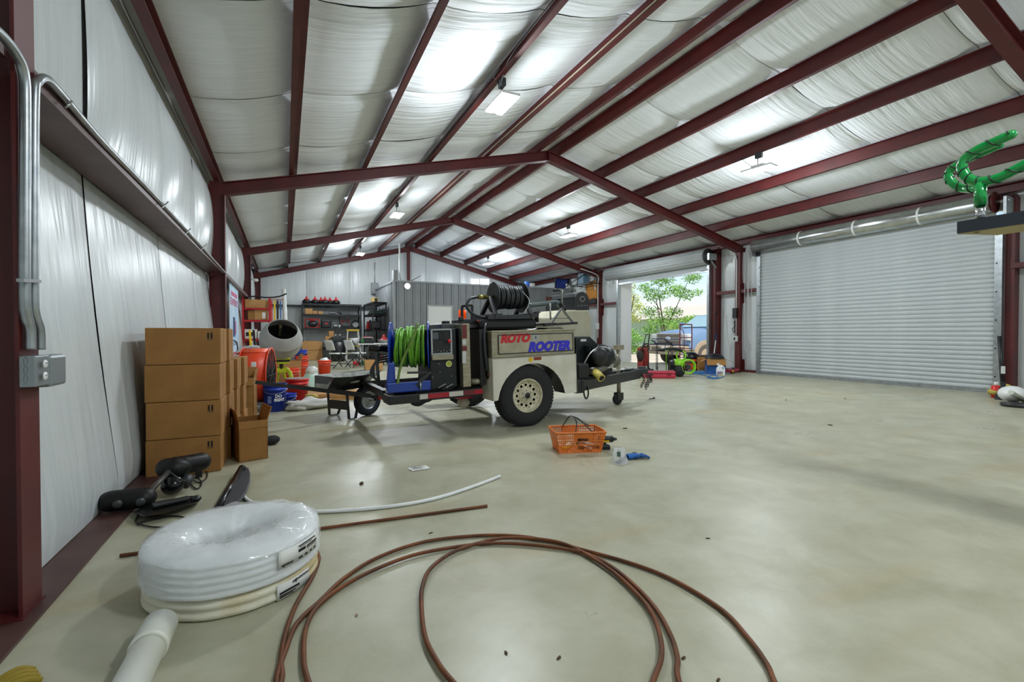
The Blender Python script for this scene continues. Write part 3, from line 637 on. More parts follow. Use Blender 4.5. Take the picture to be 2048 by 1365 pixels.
MB().box(a.x-.02, .14, zb_+.02, a.x, .6, zt-.05).build('dark_gap_panel', M_BLK, tr)
sb = MB().prism([(a.x, .1), (b.x, .1), (b.x+.05, .26), (b.x+.05, .5), (a.x, .5)], zb_, zt).build('oil_tank', M_SS, tr, bev=.006)
for v0, v1, m in ((650, 677, M_MAR), (680, 690, M_PALE), (693, 702, M_MAR), (703, 716, M_PALE), (717, 727, M_PALE)):
    q0, q1 = tp(924.5, v0, .097), tp(934 if m is M_MAR else 932, v1, .097); MB().box(q0.x, .094, q1.z, q1.x, .1, q0.z).build('warning_label', m, sb)
p = tp(942, 764, .16); MB().cyl(p, p+Vector((.13, -.02, 0)), .032, n=14).build('drain_pipe', M_SS, tr)
bk = MB()
for u0, v0, u1, v1 in ((924, 639, 924, 613), (924, 613, 944, 611), (944, 611, 944, 640)): bk.bar(tp(u0, v0, .36), tp(u1, v1, .36), .025, .025)
bk.build('beacon_bracket', M_BLK, tr)
MB().cyl(tp(924.5, 638, .46), tp(924.5, 620.5, .46), .045, .042, n=18).build('beacon', mat('orange lens', '#ff5a10', .25, emit='#ff4a00', estr=.35), tr)
p = tp(935, 643, .36); MB().box(p.x-.12, .3, p.z-.03, p.x+.1, .56, p.z+.02).cyl(p+Vector((-.1, -.05, 0)), p+Vector((-.1, -.05, .05)), .03, n=10).build('valve_block', M_DGREY, tr, bev=.01)
# blue reel with green hose
a, b = tp(787, 694, .45), tp(853, 690, .45); BC = Vector(((a.x+b.x)/2, .45, .935)); hb = (b.x-a.x)/2-.012
q0, q1 = tp(773, 751, .14), tp(861, 778, .14)
MB().box(q0.x+.1, .14, .49, q1.x, .70, .53).box(q0.x, .12, .50, q1.x, .15, .60).prism([(q0.x, .53), (q0.x+.1, .53), (q0.x+.09, .80), (q0.x+.03, .80)], .16, .2, XZ).build('reel_base', M_BLUE, tr, bev=.008)
reel(tr, BC, hb, .285, .195, M_BLUE, M_GHOSE, 14, .0125, .03, 'blue_flange', -20)
BM = Matrix.Translation(BC) @ TR(rz=-20)
for k in range(8):
    t0 = -hb+.05+.04*k; pts = [Vector((max(-hb+.02, min(hb-.02, t0+.07*math.sin((j/16-.5)*1.6+k))), (.216+.003*k)*math.sin(-2.6+j*.21), (.216+.003*k)*math.cos(-2.6+j*.21))) for j in range(24)]
    MB().tube(pts, .0125, 8, M=BM).build('loose_hose_turn', M_GHOSE, tr)
MB().tube(spl([tp(836, 647, .27), tp(822, 685, .2), tp(808, 715, .18), tp(799, 742, .13), tp(795.5, 768, .12)], 6), .0135, 8).build('hose_end', mat('dull green hose', '#66802f', .5), tr)
MB().cyl((hb, 0, 0), (hb+.05, 0, 0), .06, n=16, M=BM).build('reel_hub', M_BLUE, tr)
p = tp(857, 692, .3); MB().cyl(p-Vector((.03, 0, 0)), p+Vector((.03, 0, 0)), .025, n=12).build('reel_knob', M_BLK, tr)
MB().cyl(tp(736, 697, .5), tp(779, 699, .5), .036, n=16).build('guide_roller', M_BLKG, tr)
MB().bar(tp(752, 703, .5), tp(758, 772, .45), .03, .03).build('roller_post', M_BLK, tr)
for k in range(3): MB().tube(spl([tp(776, 712+k*5, .5), tp(752-k*2, 722+k*4, .48), tp(748-k*3, 750, .46), tp(762, 770-k*3, .45), tp(776, 765, .4)], 6), .010, 7).build('looped_cable', M_BHOSE, tr)
MB().bar(tp(832, 772, .13), tp(860, 744, .13), .035, .03).bar(tp(815, 746, .14), tp(860, 745, .14), .03, .02).build('hose_guide_arm', M_DGREY, tr)
MB().cyl(tp(841, 779, .1), tp(841, 765, .1), .012, n=8).build('pin', M_STEEL, tr)
# rear bumper with reflector tape
a, b = tp(776, 790, .1), tp(966, 790, .1)
MB().box(a.x, .09, .395, b.x, .16, .475).box(a.x, .085, .385, tp(840, 790, .1).x, .34, .475).build('bumper', M_BLK, tr, bev=.008)
us = [839, 856, 898, 927, 948, 966]
for k in range(5): MB().box(tp(us[k], 790, .083).x+.002, .08, .415, tp(us[k+1], 790, .083).x-.002, .09, .465).build('reflector_tape', M_TAPE if k in (1, 4) else M_TAPEW if k != 3 else M_MAR, tr)
for k in range(4): MB().tube(spl([tp(820+k*2, 797, .3), tp(824+k*3, 808-k*2.5, .3), tp(838, 811-k*3, .3), tp(852+k, 803, .3), tp(862+k*2, 796, .3)], 6), .012, 7).build('hanging_hose', M_BHOSE, tr)
p = tp(927, 806, .45); MB().ball(p, (.075, .07, .06), 14).build('tail_lamp', mat('pale lamp', '#cfc7b4', .35), tr)
MB().box(p.x-.08, .40, p.z+.05, p.x+.1, .52, .42).build('lamp_bracket', M_TAPE, tr)
p = tp(903, 802, .3); MB().cyl(p, p+Vector((0, 0, .1)), .012, n=8).build('drain_tap', M_BLK, tr)
for u in (885, 900): MB().bar(tp(u-8, 776, .12), tp(u+6, 768, .12), .012, .008).build('clip', M_STEEL, tr)
# ------------------------------------------------------------------ outside the open door
M_DRIVE = mat('pale drive', '#d8cfbe', .8, 0, '#c6bba7', .8); M_GRASS = mat('dry grass', '#8b9a4c', .9, 0, '#6f8440', 2.)
struct(MB().box(11.75, -30, -.26, 24, 45, -.10).build('driveway', M_DRIVE), 'pale driveway outside the open door')
struct(MB().box(24, -40, -.26, 90, 80, -.11).build('yard', M_GRASS), 'grassy yard beyond the driveway')
# pale green metal shed across the drive
sh = thing('neighbouring_shed', 'pale green ribbed metal shed beyond the trees outside the door', 'building', (30, 18, 0))
M_SHED = mat('pale green sheet', '#cfe0d4', .55); M_SROOF = mat('tan roof', '#d9d2c6', .6)
wlb = MB().box(-1.5, -14, 0, 6, 16, 2.35).build('wall', M_SHED, sh); 
for k in range(60): MB().box(-1.53, -14+k*.5, 0, -1.5, -13.94+k*.5, 2.35).build('rib', M_SHED, wlb) if k == 0 else share('rib', [c for c in wlb.children][0], wlb, (0, k*.5, 0))
MB().prism([(-2.0, 2.3), (2.2, 3.5), (6.6, 2.3), (6.6, 2.36), (2.2, 3.58), (-2.0, 2.38)], -14.3, 16.3, XZ).build('roof', M_SROOF, sh)
# bollard
bo = thing('bollard', 'grey steel bollard standing just outside the open door', 'bollard', at(1246, 726, 'z', -.1))
bh = 1.2; MB().cyl((0, 0, 0), (0, 0, bh), .085, n=20).build('pipe', mat('bollard grey', '#6f7073', .5), bo); MB().ball((0, 0, bh), (.085, .085, .05), 14).build('domed_cap', M_PALE, bo)

# trees with leaves as geometry
M_LEAF = [mat('leaf bright', '#a5c95a', .55, 0, '#bcd66c', 3.), mat('leaf deep', '#7cb458', .55, 0, '#9cc864', 3.), mat('leaf yellow', '#d3d788', .55, 0, '#b5c86e', 3.)]
M_BARK = mat('bark', '#7a6a55', .9, 0, '#5e5040', 9.)
def tree(label, base, branches, blobs, lm, seed, leaf=.11, group='trees outside the door'):
    r = random.Random(seed); o = thing('leafy_tree', label, 'tree', base, group=group)
    t = MB()
    for pts, r0, r1 in branches:
        q = spl(pts, 5); t.tube(q, [r0+(r1-r0)*i/(len(q)-1) for i in range(len(q))], 7)
    t.build('trunk', M_BARK, o)
    v = []; f = []
    for c, rad, n in blobs:
        for _ in range(n):
            d = Vector((r.gauss(0, 1), r.gauss(0, 1), r.gauss(0, 1))).normalized()*(r.random()**.45); p = Vector(c)+Vector((d.x*rad[0], d.y*rad[1], d.z*rad[2]))
            a = Vector((r.gauss(0, 1), r.gauss(0, 1), r.gauss(0, .5)-.2)).normalized(); b = a.cross(Vector((r.gauss(0, 1), r.gauss(0, 1), 1))).normalized(); L = leaf*(.7+.6*r.random())
            i = len(v); v += [p, p+a*L*.5+b*L*.28, p+a*L, p+a*L*.5-b*L*.28]; f.append((i, i+1, i+2, i+3))
    m = MB(); m.add(v, f); fo = m.build('foliage', lm, o, norm=False); fo['kind'] = 'stuff'; return o
def lp(base, u, v, dx=0.): return at(u, v, 'x', base[0]+dx)-Vector(base)
# young tree in the middle of the doorway
tb_ = at(1338, 716, 'x', 22.0); tb_.z = -.11; B = tb_
def bl(u, v, rad, n, dx=0.): return (tuple(lp(B, u, v, dx)), rad, n)
tree('young tree with two thin trunks in the middle of the doorway view', tuple(B),
     [([(0, 0, 0), lp(B, 1325, 640), lp(B, 1318, 590)], .07, .03), ([(0, .1, 0), lp(B, 1322, 650), lp(B, 1308, 575)], .05, .02), ([lp(B, 1330, 660), lp(B, 1350, 620), lp(B, 1375, 565)], .04, .015), ([lp(B, 1320, 620), lp(B, 1300, 590)], .03, .01)],
     [bl(1325, 560, (.8, .9, .45), 700), bl(1310, 590, (.8, 1., .5), 600), bl(1350, 580, (.7, .8, .4), 500), bl(1385, 555, (.6, .55, .4), 420), bl(1370, 590, (.6, .6, .35), 300), bl(1290, 575, (.5, .6, .35), 260), bl(1300, 625, (.8, .8, .4), 420), bl(1345, 625, (.6, .7, .4), 380), bl(1320, 645, (.9, 1., .45), 600), bl(1355, 650, (.8, .9, .4), 520), bl(1300, 660, (.6, .7, .35), 350), bl(1385, 640, (.6, .7, .3), 300), bl(1395, 585, (.4, .4, .2), 120)], M_LEAF[1], 3, .13)
B = at(1250, 712, 'x', 19.5); B.z = -.11
tree('yellow green tree beside the left jamb of the open door', tuple(B), [([(0, 0, 0), lp(B, 1252, 660), lp(B, 1262, 625), lp(B, 1268, 590)], .08, .03), ([lp(B, 1254, 655), lp(B, 1245, 600), lp(B, 1244, 560)], .05, .02)],
     [bl(1250, 575, (.6, .9, .6), 800), bl(1258, 600, (.6, .8, .45), 600), bl(1262, 635, (.6, .8, .4), 560), bl(1244, 640, (.5, .8, .4), 460), bl(1276, 612, (.4, .5, .3), 220), bl(1240, 610, (.5, .7, .5), 420)], M_LEAF[2], 5, .12)
B = at(1265, 714, 'x', 18.3); B.z = -.11
tree('low bright green bush at the foot of the yellow tree outside', tuple(B), [([(0, 0, 0), lp(B, 1262, 690), lp(B, 1258, 670)], .03, .01), ([(0, .1, 0), lp(B, 1275, 690)], .03, .01)],
     [bl(1262, 668, (.5, .6, .3), 420), bl(1275, 678, (.4, .5, .25), 300), bl(1256, 690, (.5, .7, .35), 460), bl(1268, 700, (.4, .6, .25), 300), bl(1250, 704, (.4, .6, .2), 220)], M_LEAF[1], 8, .10)
B = at(1400, 715, 'x', 27.0); B.z = -.11
tree('pale row of shrubs above the truck windscreen', tuple(B), [([(0, 0, 0), lp(B, 1398, 665)], .05, .02)], [bl(1390, 640, (1., 1.2, .35), 420), bl(1412, 645, (1., 1.1, .3), 420), bl(1360, 655, (1., 1.3, .35), 420)], M_LEAF[0], 9, .14)

# blue pickup truck parked with its nose towards the door
# local x runs from the front bumper to the back, y across the truck
TK = Vector((12.6, 13.05, -.1)); tang = -5
tk = thing('pickup_truck', 'blue pickup truck with chrome grille parked outside the open door', 'truck', TK, tang)
M_TBL = mat('truck blue', '#7796ba', .3, .1, coat=.4); M_TBD = mat('truck blue', '#7796ba'); M_GLS = mat('windscreen', '#9fc3cc', .08, 0, spec=.9, coat=.5); M_TAN = mat('tan cladding', '#b8a68f', .5)
# side outline (x back, z up)
hoodz = 1.30
b = MB()
def sec(x, w, z0, z1, n=9, cr=.18):
    pts = [(x, -w, z0)]
    for k in range(n):
        t = k/(n-1); pts.append((x, -w*math.cos(math.pi*t)**1 if False else -w+2*w*t, z1-(cr*abs(2*t-1)**3.5)))
    pts.append((x, w, z0)); return pts
S = [sec(.22, .90, .62, 1.20), sec(.35, .95, .60, 1.28), sec(1.0, .98, .60, 1.36), sec(1.55, .99, .60, 1.40)]
n = len(S[0])
vs = [p for s_ in S for p in s_]; fs = [(i*n+k, i*n+k+1, (i+1)*n+k+1, (i+1)*n+k) for i in range(len(S)-1) for k in range(n-1)]+[tuple(range(n))]
b.add(vs, fs, True).build('hood', M_TBL, tk)
MB().box(1.5, -.99, .55, 5.6, .99, 1.12).box(3.7, -.99, .9, 5.7, .99, 1.42).build('body', M_TBL, tk, bev=.05)
cabp = [(1.35, 1.36), (2.15, 1.90), (3.4, 1.96), (3.75, 1.36)]
MB().prism(cabp, -.80, .80, XZ).build('cab', M_TBL, tk, bev=.06)
def quad(name, pts, m, par=tk): return MB().add(pts, [tuple(range(len(pts)))]).build(name, m, par, solid=.01)
quad('windscreen', [(1.40, -.72, 1.43), (1.40, .72, 1.43), (2.08, .68, 1.87), (2.08, -.68, 1.87)], M_GLS)
for s in (-1, 1): quad('side_window', [(1.75, s*.81, 1.44), (2.25, s*.81, 1.84), (3.3, s*.81, 1.88), (3.5, s*.81, 1.44)], M_GLS)
g = MB().box(.17, -.72, .74, .26, .72, 1.20).build('grille', mat('chrome grille', '#c9cbcd', .25, .6), tk, bev=.03)
for z in (.80, 1.03): MB().box(.155, -.60, z, .172, .60, z+.12).build('grille_mesh', mat('grille mesh', '#6d675f', .6, bump=.4, bscale=60), g)
MB().box(.15, -.66, .96, .165, .66, .985).build('grille_bar', M_BLK, g)
em = MB().lathe([(0, .012), (.14, .012), (.16, 0)], 28, TR(.152, 0, .985, ry=-90) @ Matrix.Diagonal((.5, 1, 1, 1))).build('emblem_oval', mat('emblem silver', '#b9c3d6', .3, .4), g)
for s in (-1, 1):
    MB().box(.17, s*.86-.15, .92, .34, s*.86+.13, 1.16).build('headlamp', mat('headlamp', '#d9dcdf', .15, .1), tk, bev=.03)
    MB().prism([(1.0+.52*math.cos(a), .42+.52*math.sin(a)) for a in (math.pi*k/14 for k in range(15))], s*.97-.05, s*.97+.06, XZ).build('fender_flare', M_TAN, tk)
bp_ = MB().box(0, -1.0, .52, .26, 1.0, .74).box(.02, -.97, .40, .24, .97, .52).build('bumper', mat('tan chrome', '#c9bba6', .3, .4), tk, bev=.04)
MB().box(-.012, -.17, .53, 0, .15, .70).build('license_plate', M_PAPER, bp_)
for y0, y1 in ((-.86, -.5), (.25, .72)): MB().box(-.01, y0, .54, .0, y1, .68).build('bumper_slot', mat('grille mesh'), bp_)
MB().box(.05, -.99, .735, .28, .99, .79).build('bumper_step', mat('blue black', '#2c3550', .4), bp_, bev=.02)
for x in (1.0, 4.7):
    for s in (-1, 1):
        M = TR(x, s*.90, .41, rx=90 if s < 0 else -90)
        t = MB().lathe([(.23, -.12), (.36, -.14), (.40, -.11), (.41, 0), (.40, .11), (.36, .14), (.23, .12)], 32, M).build('tyre', mat('dusty rubber', '#5c5650', .9), tk)
        MB().lathe([(.23, .11), (.21, .06), (.08, .07), (.06, .10), (0, .10)], 24, M).build('rim', mat('dusty rim', '#b3a89a', .5, .3), t)
        MB().lathe([(.05, .101), (.03, .13), (0, .13)], 12, M).build('hub', M_DGREY, t)
for s in (-1, 1): MB().box(1.7, s*1.02-.02, 1.40, 1.85, s*1.02+.22*s, 1.62).build('mirror', M_TBL, tk, bev=.03)
# ------------------------------------------------------------------ foreground: pipe coils, drain cable, pipes
M_PEX = mat('white pex', '#eceeee', .35, 0, '#dfe2e2', 8.); M_PEXD = mat('dirty pex', '#e0dcc8', .45, 0, '#c2ac74', 5., (.45, .75))
M_FILM = mat('clear film', '#f4f6f7', .12, 0, alpha=.34, bump=.7, bscale=10., spec=.7)
CC = Vector((-.194, 2.318, 0))
def coil(label, z0, z1, ro, ri, m, lobes, turns, name='pipe_coil'):
    o = thing(name, label, 'pipe coil', (CC.x, CC.y, z0)); h = z1-z0; body = MB()
    n = 72; hr = h/turns/2; prof = []
    for k in range(turns):                                     # bulging outer wall: one ridge for each turn of pipe
        for j in range(5): t = (j+.5)/5; prof.append((ro-.012+.012*math.sin(math.pi*t), h*(k+t)/turns))
    prof += [(ro-.03, h+.004), (ro-.09, h+.008), (ri+.03, h-.004), (ri, h-.03), (ri-.004, h*.5), (ri, .01), (ro-.03, 0)]
    vs = []
    for r, z in prof:
        for k in range(n):
            a = 2*math.pi*k/n; w = max(0, (ro-.06-r)/(ro-.06-ri)) if r < ro-.06 else 0
            rr = r+w*lobes*math.cos(2*(a-.45))+.006*wob(math.cos(a)*3, math.sin(a)*3, z*9); vs.append((rr*math.cos(a), rr*math.sin(a), max(0, z+.006*wob(math.cos(a)*2, math.sin(a)*2, 5)*(z > .01))))
    P = len(prof); fs = [(i*n+k, i*n+(k+1) % n, ((i+1) % P)*n+(k+1) % n, ((i+1) % P)*n+k) for i in range(P) for k in range(n)]
    body.add(vs, fs, True).build('pipe_turns', m, o)
    return o
c1 = coil('dirty yellowed pipe coil at the bottom of the stack under the clean white coil', 0, .072, .325, .15, M_PEXD, .02, 2)
c2 = coil('clean white plastic pipe coil wrapped in clear film on top of the stack', .078, .215, .33, .12, M_PEX, .035, 5)
def film(o, h, ro, ri, seed):
    n = 72; prof = [(ro+.004, .01), (ro+.008, h*.35), (ro+.008, h*.7), (ro-.004, h+.004), (ro-.05, h+.022), (ri+.09, h+.026), (ri+.02, h+.012), (ri-.025, h-.03), (ri-.02, h-.06)]
    vs = []
    for i, (r, z) in enumerate(prof):
        for k in range(n):
            a = 2*math.pi*k/n; w = max(0, (ro-.06-r)/(ro-.06-ri)) if r < ro-.06 else 0; q = wob(math.cos(a)*5, math.sin(a)*5, seed+i*.8)
            rr = r+w*.05*math.cos(2*(a-.45))+(.003+.014*w)*q; vs.append((rr*math.cos(a), rr*math.sin(a), z+(.004+.018*(1 if 3 < i < 7 else 0))*q))
    fs = [(i*n+k, i*n+(k+1) % n, (i+1)*n+(k+1) % n, (i+1)*n+k) for i in range(len(prof)-1) for k in range(n)]
    return MB().add(vs, fs, True).build('plastic_wrap', M_FILM, o, norm=False)
film(c2, .137, .33, .12, 2)
def coil_label(o, ang, z0, z1, span, lines, ro):
    st = MB().grid(lambda u, v: ((ro)*math.cos(ang-span/2+span*u), (ro)*math.sin(ang-span/2+span*u), z0+(z1-z0)*v), 8, 1).build('sticker', M_PAPER, o, norm=False, solid=.001)
    for s, zf, hh, f0, f1 in lines:
        a = ang-span/2+span*(f0+f1)/2; M = Matrix.Translation(((ro+.002)*math.cos(a), (ro+.002)*math.sin(a), z0+(z1-z0)*zf)) @ Matrix.Rotation(a+math.pi/2, 4, 'Z') @ Matrix.Rotation(math.pi/2, 4, 'X')
        if s: text(s, .02, M, M_INK, st, fit=(ro*span*(f1-f0), hh))
        else: MB().cbox((0, 0, 0), (ro*span*(f1-f0), hh, .0006), M).build('print_bar', M_INK, st)
la = math.atan2(-.27, .20)
coil_label(c2, la+.18, .055, .125, .62, [('uponor', .12, .012, .05, .3), ('', .55, .012, .42, .60), ('', .58, .006, .63, .98), ('', .47, .004, .63, .95), ('', .84, .005, .4, .9), ('', .74, .003, .45, .8), ('', .14, .007, .42, .52), ('', .14, .007, .58, .66), ('', .14, .007, .74, .80), ('', .14, .007, .88, .93)], .343)
coil_label(c1, la+.12, .006, .066, .5, [('uponor', .78, .014, .4, .98), ('', .42, .008, .05, .6), ('', .24, .004, .05, .5), ('', .14, .004, .05, .42)], .330)
# grey white PVC pipe with coupling
p1, p2 = at(322, 1246, 'z', .055), at(258, 1376, 'z', .055); dv = (p2-p1).normalized()
pv = thing('pvc_pipe', 'thick white PVC pipe with a coupling lying in the bottom left foreground', 'pipe', (p1.x, p1.y, 0))
q = lambda t: Vector((0, 0, .0545))+dv*t
M_PVC = mat('pvc white', '#e4e6e1', .35, 0, '#d5d5c6', 3.)
MB().cyl(q(.08), q(1.6), .047, n=32).build('pipe', M_PVC, pv)
cp = MB(); x_, y_ = frame_of(dv)
MB().tube([q(0), q(.01), q(.135), q(.137), q(.15), q(.152)], [.044, .052, .053, .0545, .0545, .048], 32).build('coupling', M_PVC, pv)
MB().cyl(q(-.002), q(.001), .040, n=28).build('bore', M_GREYP, pv)
# rusty drain cable thrown in loops
M_RUST = mat('rusty spring steel', '#7c4722', .6, .25, '#4f301c', 7., (.35, .7))
def cable(pts, r, zf):
    raw = spl(pts, 14); out = [raw[0]]; acc = 0
    for p in raw[1:]:
        d = (p-out[-1]).length
        while d > .0065:
            out.append(out[-1]+(p-out[-1])*(.0065/d)); d = (p-out[-1]).length
    return MB().tube(out, [r*(1. if k % 2 else .90) for k in range(len(out))], 8)
def fl(L, z): return [at(u, v, 'z', z) for u, v in L]
zB, zC, zD = .0105, .0125, .0155
Bp = fl([(1549, 1365), (1534, 1330), (1497, 1278), (1440, 1218), (1347, 1161), (1264, 1128), (1161, 1099), (1104, 1084), (1037, 1073), (954, 1072), (850, 1084), (757, 1115), (690, 1156), (643, 1200), (597, 1244), (574, 1293)], zB)
Cp = fl([(1358, 1365), (1355, 1319), (1342, 1273), (1311, 1218), (1264, 1167), (1213, 1128), (1161, 1105), (1078, 1092), (995, 1087), (923, 1093), (830, 1110), (747, 1141), (680, 1177), (633, 1216), (612, 1257), (607, 1309), (617, 1365)], zC)
Dp = fl([(1306, 1365), (1322, 1319), (1321, 1278), (1306, 1231), (1275, 1190), (1228, 1146), (1177, 1112), (1130, 1089), (1078, 1079), (1006, 1077), (949, 1089), (902, 1107), (861, 1138), (845, 1174), (843, 1216), (850, 1273), (871, 1319), (905, 1365)], zD)
def off(x, y, z): return Vector((x, y, z))
full = [Bp[0]+(Bp[0]-Bp[1])*9, Bp[0]+(Bp[0]-Bp[1])*4]+Bp+[off(-.03, 1.5, zB), off(.02, 1.1, zB), off(.35, .7, zB), off(.85, .72, zC)]+Cp+[off(.12, 1.2, zC), off(.35, .85, zC), off(.70, .85, zD)]+Dp+[off(.50, 1.1, zD), off(.65, .8, zD)]
tag(cable(full, .0092, 0).build('drain_cable', M_RUST), 'rusty drain cable thrown in three big loops on the near floor', 'cable')
Ap = fl([(628, 1092), (636, 1110), (637, 1123), (625, 1154), (592, 1211), (571, 1268), (562, 1320), (562, 1365)], .0105)
tag(cable(Ap+[off(-.06, 1.42, .0105), off(-.04, 1.1, .0105)], .0092, 0).build('drain_cable', M_RUST), 'short rusty cable end curving past the right side of the white coils', 'cable')
tag(cable([at(240, 1112, 'z', .010)-Vector((.0, .0, 0)), at(610, 1062, 'z', .010), at(976, 1012, 'z', .010)], .0095, 0).build('drain_rod', M_RUST), 'straight rusty rod lying behind the white pipe coils', 'rod')
tag(MB().tube(spl([at(u, v, 'z', .011) for u, v in ((478, 962), (484, 985), (494, 1000), (522, 1012), (575, 1021), (640, 1024), (760, 1016), (865, 999), (945, 974), (1000, 953))], 8), .011, 10).build('flexible_pipe', M_PEX), 'thin bent white plastic pipe curving over the floor behind the rusty rod', 'pipe')
# black blade with tubular edge
kb = at(455, 1000); kp = thing('hinged_blade', 'black plastic blade with a tubular edge lying behind the white coils', 'blade', (kb.x, kb.y, 0))
lz = lambda u, v, z: at(u, v, 'z', z)-Vector((kb.x, kb.y, 0))
MB().cyl(lz(428, 1030, .03), lz(482, 938, .06), .02, n=14).ball(lz(484, 937, .06), .026, 10).build('tube_edge', M_BLKG, kp)
po = [(441, 1026), (478, 950), (488, 938), (497, 940), (501, 952), (500, 968), (494, 986), (484, 1002), (470, 1016), (455, 1024)]
bl_ = MB(); P = [lz(u, v, .028) for u, v in po]; n = len(P)
bl_.add(P+[p+Vector((0, 0, .016)) for p in P], [tuple(range(n))[::-1], tuple(range(n, 2*n))]+[(k, (k+1) % n, n+(k+1) % n, n+k) for k in range(n)]).build('blade', mat('charcoal plastic', '#33363b', .5), kp, bev=.004)
MB().cyl(lz(436, 1027, .015), lz(484, 950, .02), .012, n=10).build('lower_rail', M_DGREY, kp)
# trolling motor
tm = at(300, 990); tmo = thing('trolling_motor', 'black trolling motor lying against the left wall in front of the boxes', 'trolling motor', (tm.x, tm.y, 0))
g = lambda u, v, z: at(u, v, 'z', z)-Vector((tm.x, tm.y, 0))
def capsule(p, q, r, flat=1., n=16, taper=1.):
    p, q = Vector(p), Vector(q); d = (q-p).normalized(); L = (q-p).length; pts = []; rs = []
    for k in range(7): t = math.pi/2*k/6; pts.append(p+d*(r*(1-math.cos(t)))); rs.append(max(.001, r*math.sin(t)))
    for k in range(7): t = math.pi/2*(1-k/6); pts.append(q-d*(r*(1-math.cos(t)))*taper); rs.append(max(.001, r*math.sin(t))*(1 if taper == 1 else .95))
    return MB().tube(pts, rs, n, flat=flat)
M_TM = mat('scuffed black plastic', '#0e0f0f', .45, 0, '#171716', 10., spec=.3)
hd_ = capsule(g(194, 1006, .075), g(314, 993, .075), .066, .9).build('head', M_TM, tmo)
hc = g(245, 1004, .1)
for u in (235, 281):
    c_ = g(u, 1003-(u-235)*.1, .075); v_ = (Vector((0, 0, CAMH-.075))-at(u, 1000, 'z', .075)); v_.z = 0; v_.normalize()
    MB().lathe([(0, .006), (.020, .004), (.023, 0)], 20, Matrix.Translation(c_+v_*.066) @ v_.to_track_quat('Z', 'Y').to_matrix().to_4x4()).build('dial', mat('dial grey', '#3a3c3d', .3), hd_)
MB().cyl(g(296, 988, .10), g(345, 936, .16), .017, n=12).build('shaft', mat('shaft grey', '#4a4743', .4, .2), tmo)
capsule(g(312, 940, .16), g(420, 921, .14), .062, 1., 18, 1.).build('motor_pod', M_TM, tmo)
MB().ball(g(348, 938, .15), (.10, .08, .075), 16, jig=.15, seed=3).build('mount_body', M_TM, tmo)
capsule(g(322, 975, .07), g(368, 968, .08), .06).build('lower_housing', M_BLKG, tmo)
MB().cyl(g(366, 972, .05), g(378, 955, .09), .035, n=14).build('clamp_tube', M_DGREY, tmo)
MB().box(-.02, -.02, 0, .02, .02, .09, TR(*g(398, 955, 0))).build('plug', M_DGREY, tmo)
MB().cyl(g(373, 916, .2), g(374, 960, .05), .012, n=8).build('strap', M_BLK, tmo)
for L in ([(300, 990), (268, 985), (258, 975), (268, 968), (300, 972)], [(276, 1032), (272, 1045), (300, 1054), (340, 1054), (368, 1044), (370, 1036), (340, 1033), (290, 1043), (275, 1050)], [(378, 965), (392, 978), (402, 972), (400, 960), (386, 955)], [(380, 955), (396, 966), (412, 958), (414, 945), (405, 942)]):
    MB().tube(spl([g(u, v, .008) for u, v in L], 6), .0045, 6).build('power_cable', M_BLK, tmo)
MB().tube(spl([g(340, 945, .18), g(365, 962, .12), g(384, 955, .05), g(388, 948, .02)], 6), .005, 6).build('control_cable', M_BLK, tmo)
fp = thing('foot_pedal', 'flat black foot pedal lying under the trolling motor head', 'pedal', (at(335, 1010).x, at(335, 1010).y, 0))
g2 = lambda u, v, z: at(u, v, 'z', z)-Vector((fp.location.x, fp.location.y, 0))
pl = [(268, 1026), (300, 1008), (345, 1000), (384, 994), (401, 997), (398, 1006), (375, 1014), (330, 1030), (285, 1036)]
P = [g2(u, v, .008) for u, v in pl]; Q = [g2(u, v-2, .045) for u, v in pl]; n = len(P)
MB().add(P+Q, [tuple(range(n))[::-1], tuple(range(n, 2*n))]+[(k, (k+1) % n, n+(k+1) % n, n+k) for k in range(n)]).build('base', M_BLKG, fp, bev=.008)
MB().bar(g2(305, 1012, .06), g2(378, 996, .06), .05, .016).build('tread_plate', M_DGREY, fp, bev=.004)
MB().ball(g2(392, 998, .05), (.03, .03, .02), 10).build('toe_button', M_BLK, fp)

# ------------------------------------------------------------------ cardboard boxes by the left wall
def arrows(o, x, z, s=1.):
    b = MB()
    for dx in (-.011, .011): b.box(x+dx-.006, -.0015, z-.022, x+dx+.006, 0, z+.022)
    b.box(x-.02, -.0015, z-.032, x+.02, 0, z-.028); return b.build('up_arrows_print', M_INK, o)
def cbox(x, y, z, w, d, h, rz, label, prt=None, group='shut cardboard boxes by the left wall', m=None):
    o = thing('cardboard_box', label, 'box', (x, y, z), rz, group)
    MB().box(0, 0, 0, w, d, h).build('carton', m or M_CARD, o, bev=.006)
    MB().box(.01, d*.5-.025, h, w-.01, d*.5+.025, h+.001).build('tape', mat('tan tape', '#b98b4c', .3), o)
    MB().box(w, d*.5-.002, .01, w+.001, d*.5+.002, h-.01).build('flap_seam', mat('seam', '#6f4a1c', .9), o)
    if prt: arrows(o, *prt)
    return o
hh = .275; NTH = ['bottom', 'second', 'third', 'top']
for k in range(4):
    cbox(-.92+.012*rnd.uniform(-1, 1), 4.20+.008*k*0+rnd.uniform(-.008, .008), k*hh, .47, .345, hh-.003, rnd.uniform(-1.2, 1.2)-1, f'{NTH[k]} cardboard box of the front stack of four by the left wall', (.40, hh-.06) if k != 2 else None)
for k in range(4): cbox(-.915, 4.57, k*hh, .50-.005*(k % 2), .34, hh-.003, rnd.uniform(-1, 1), f'{NTH[k]} cardboard box of the second stack behind the front four')
for k in range(3): cbox(-.90, 4.95, k*hh, .51-.006*(k % 2), .34, hh-.003, rnd.uniform(-1, 1), f'{["bottom", "middle", "top"][k]} cardboard box of the lower stack third from the front')
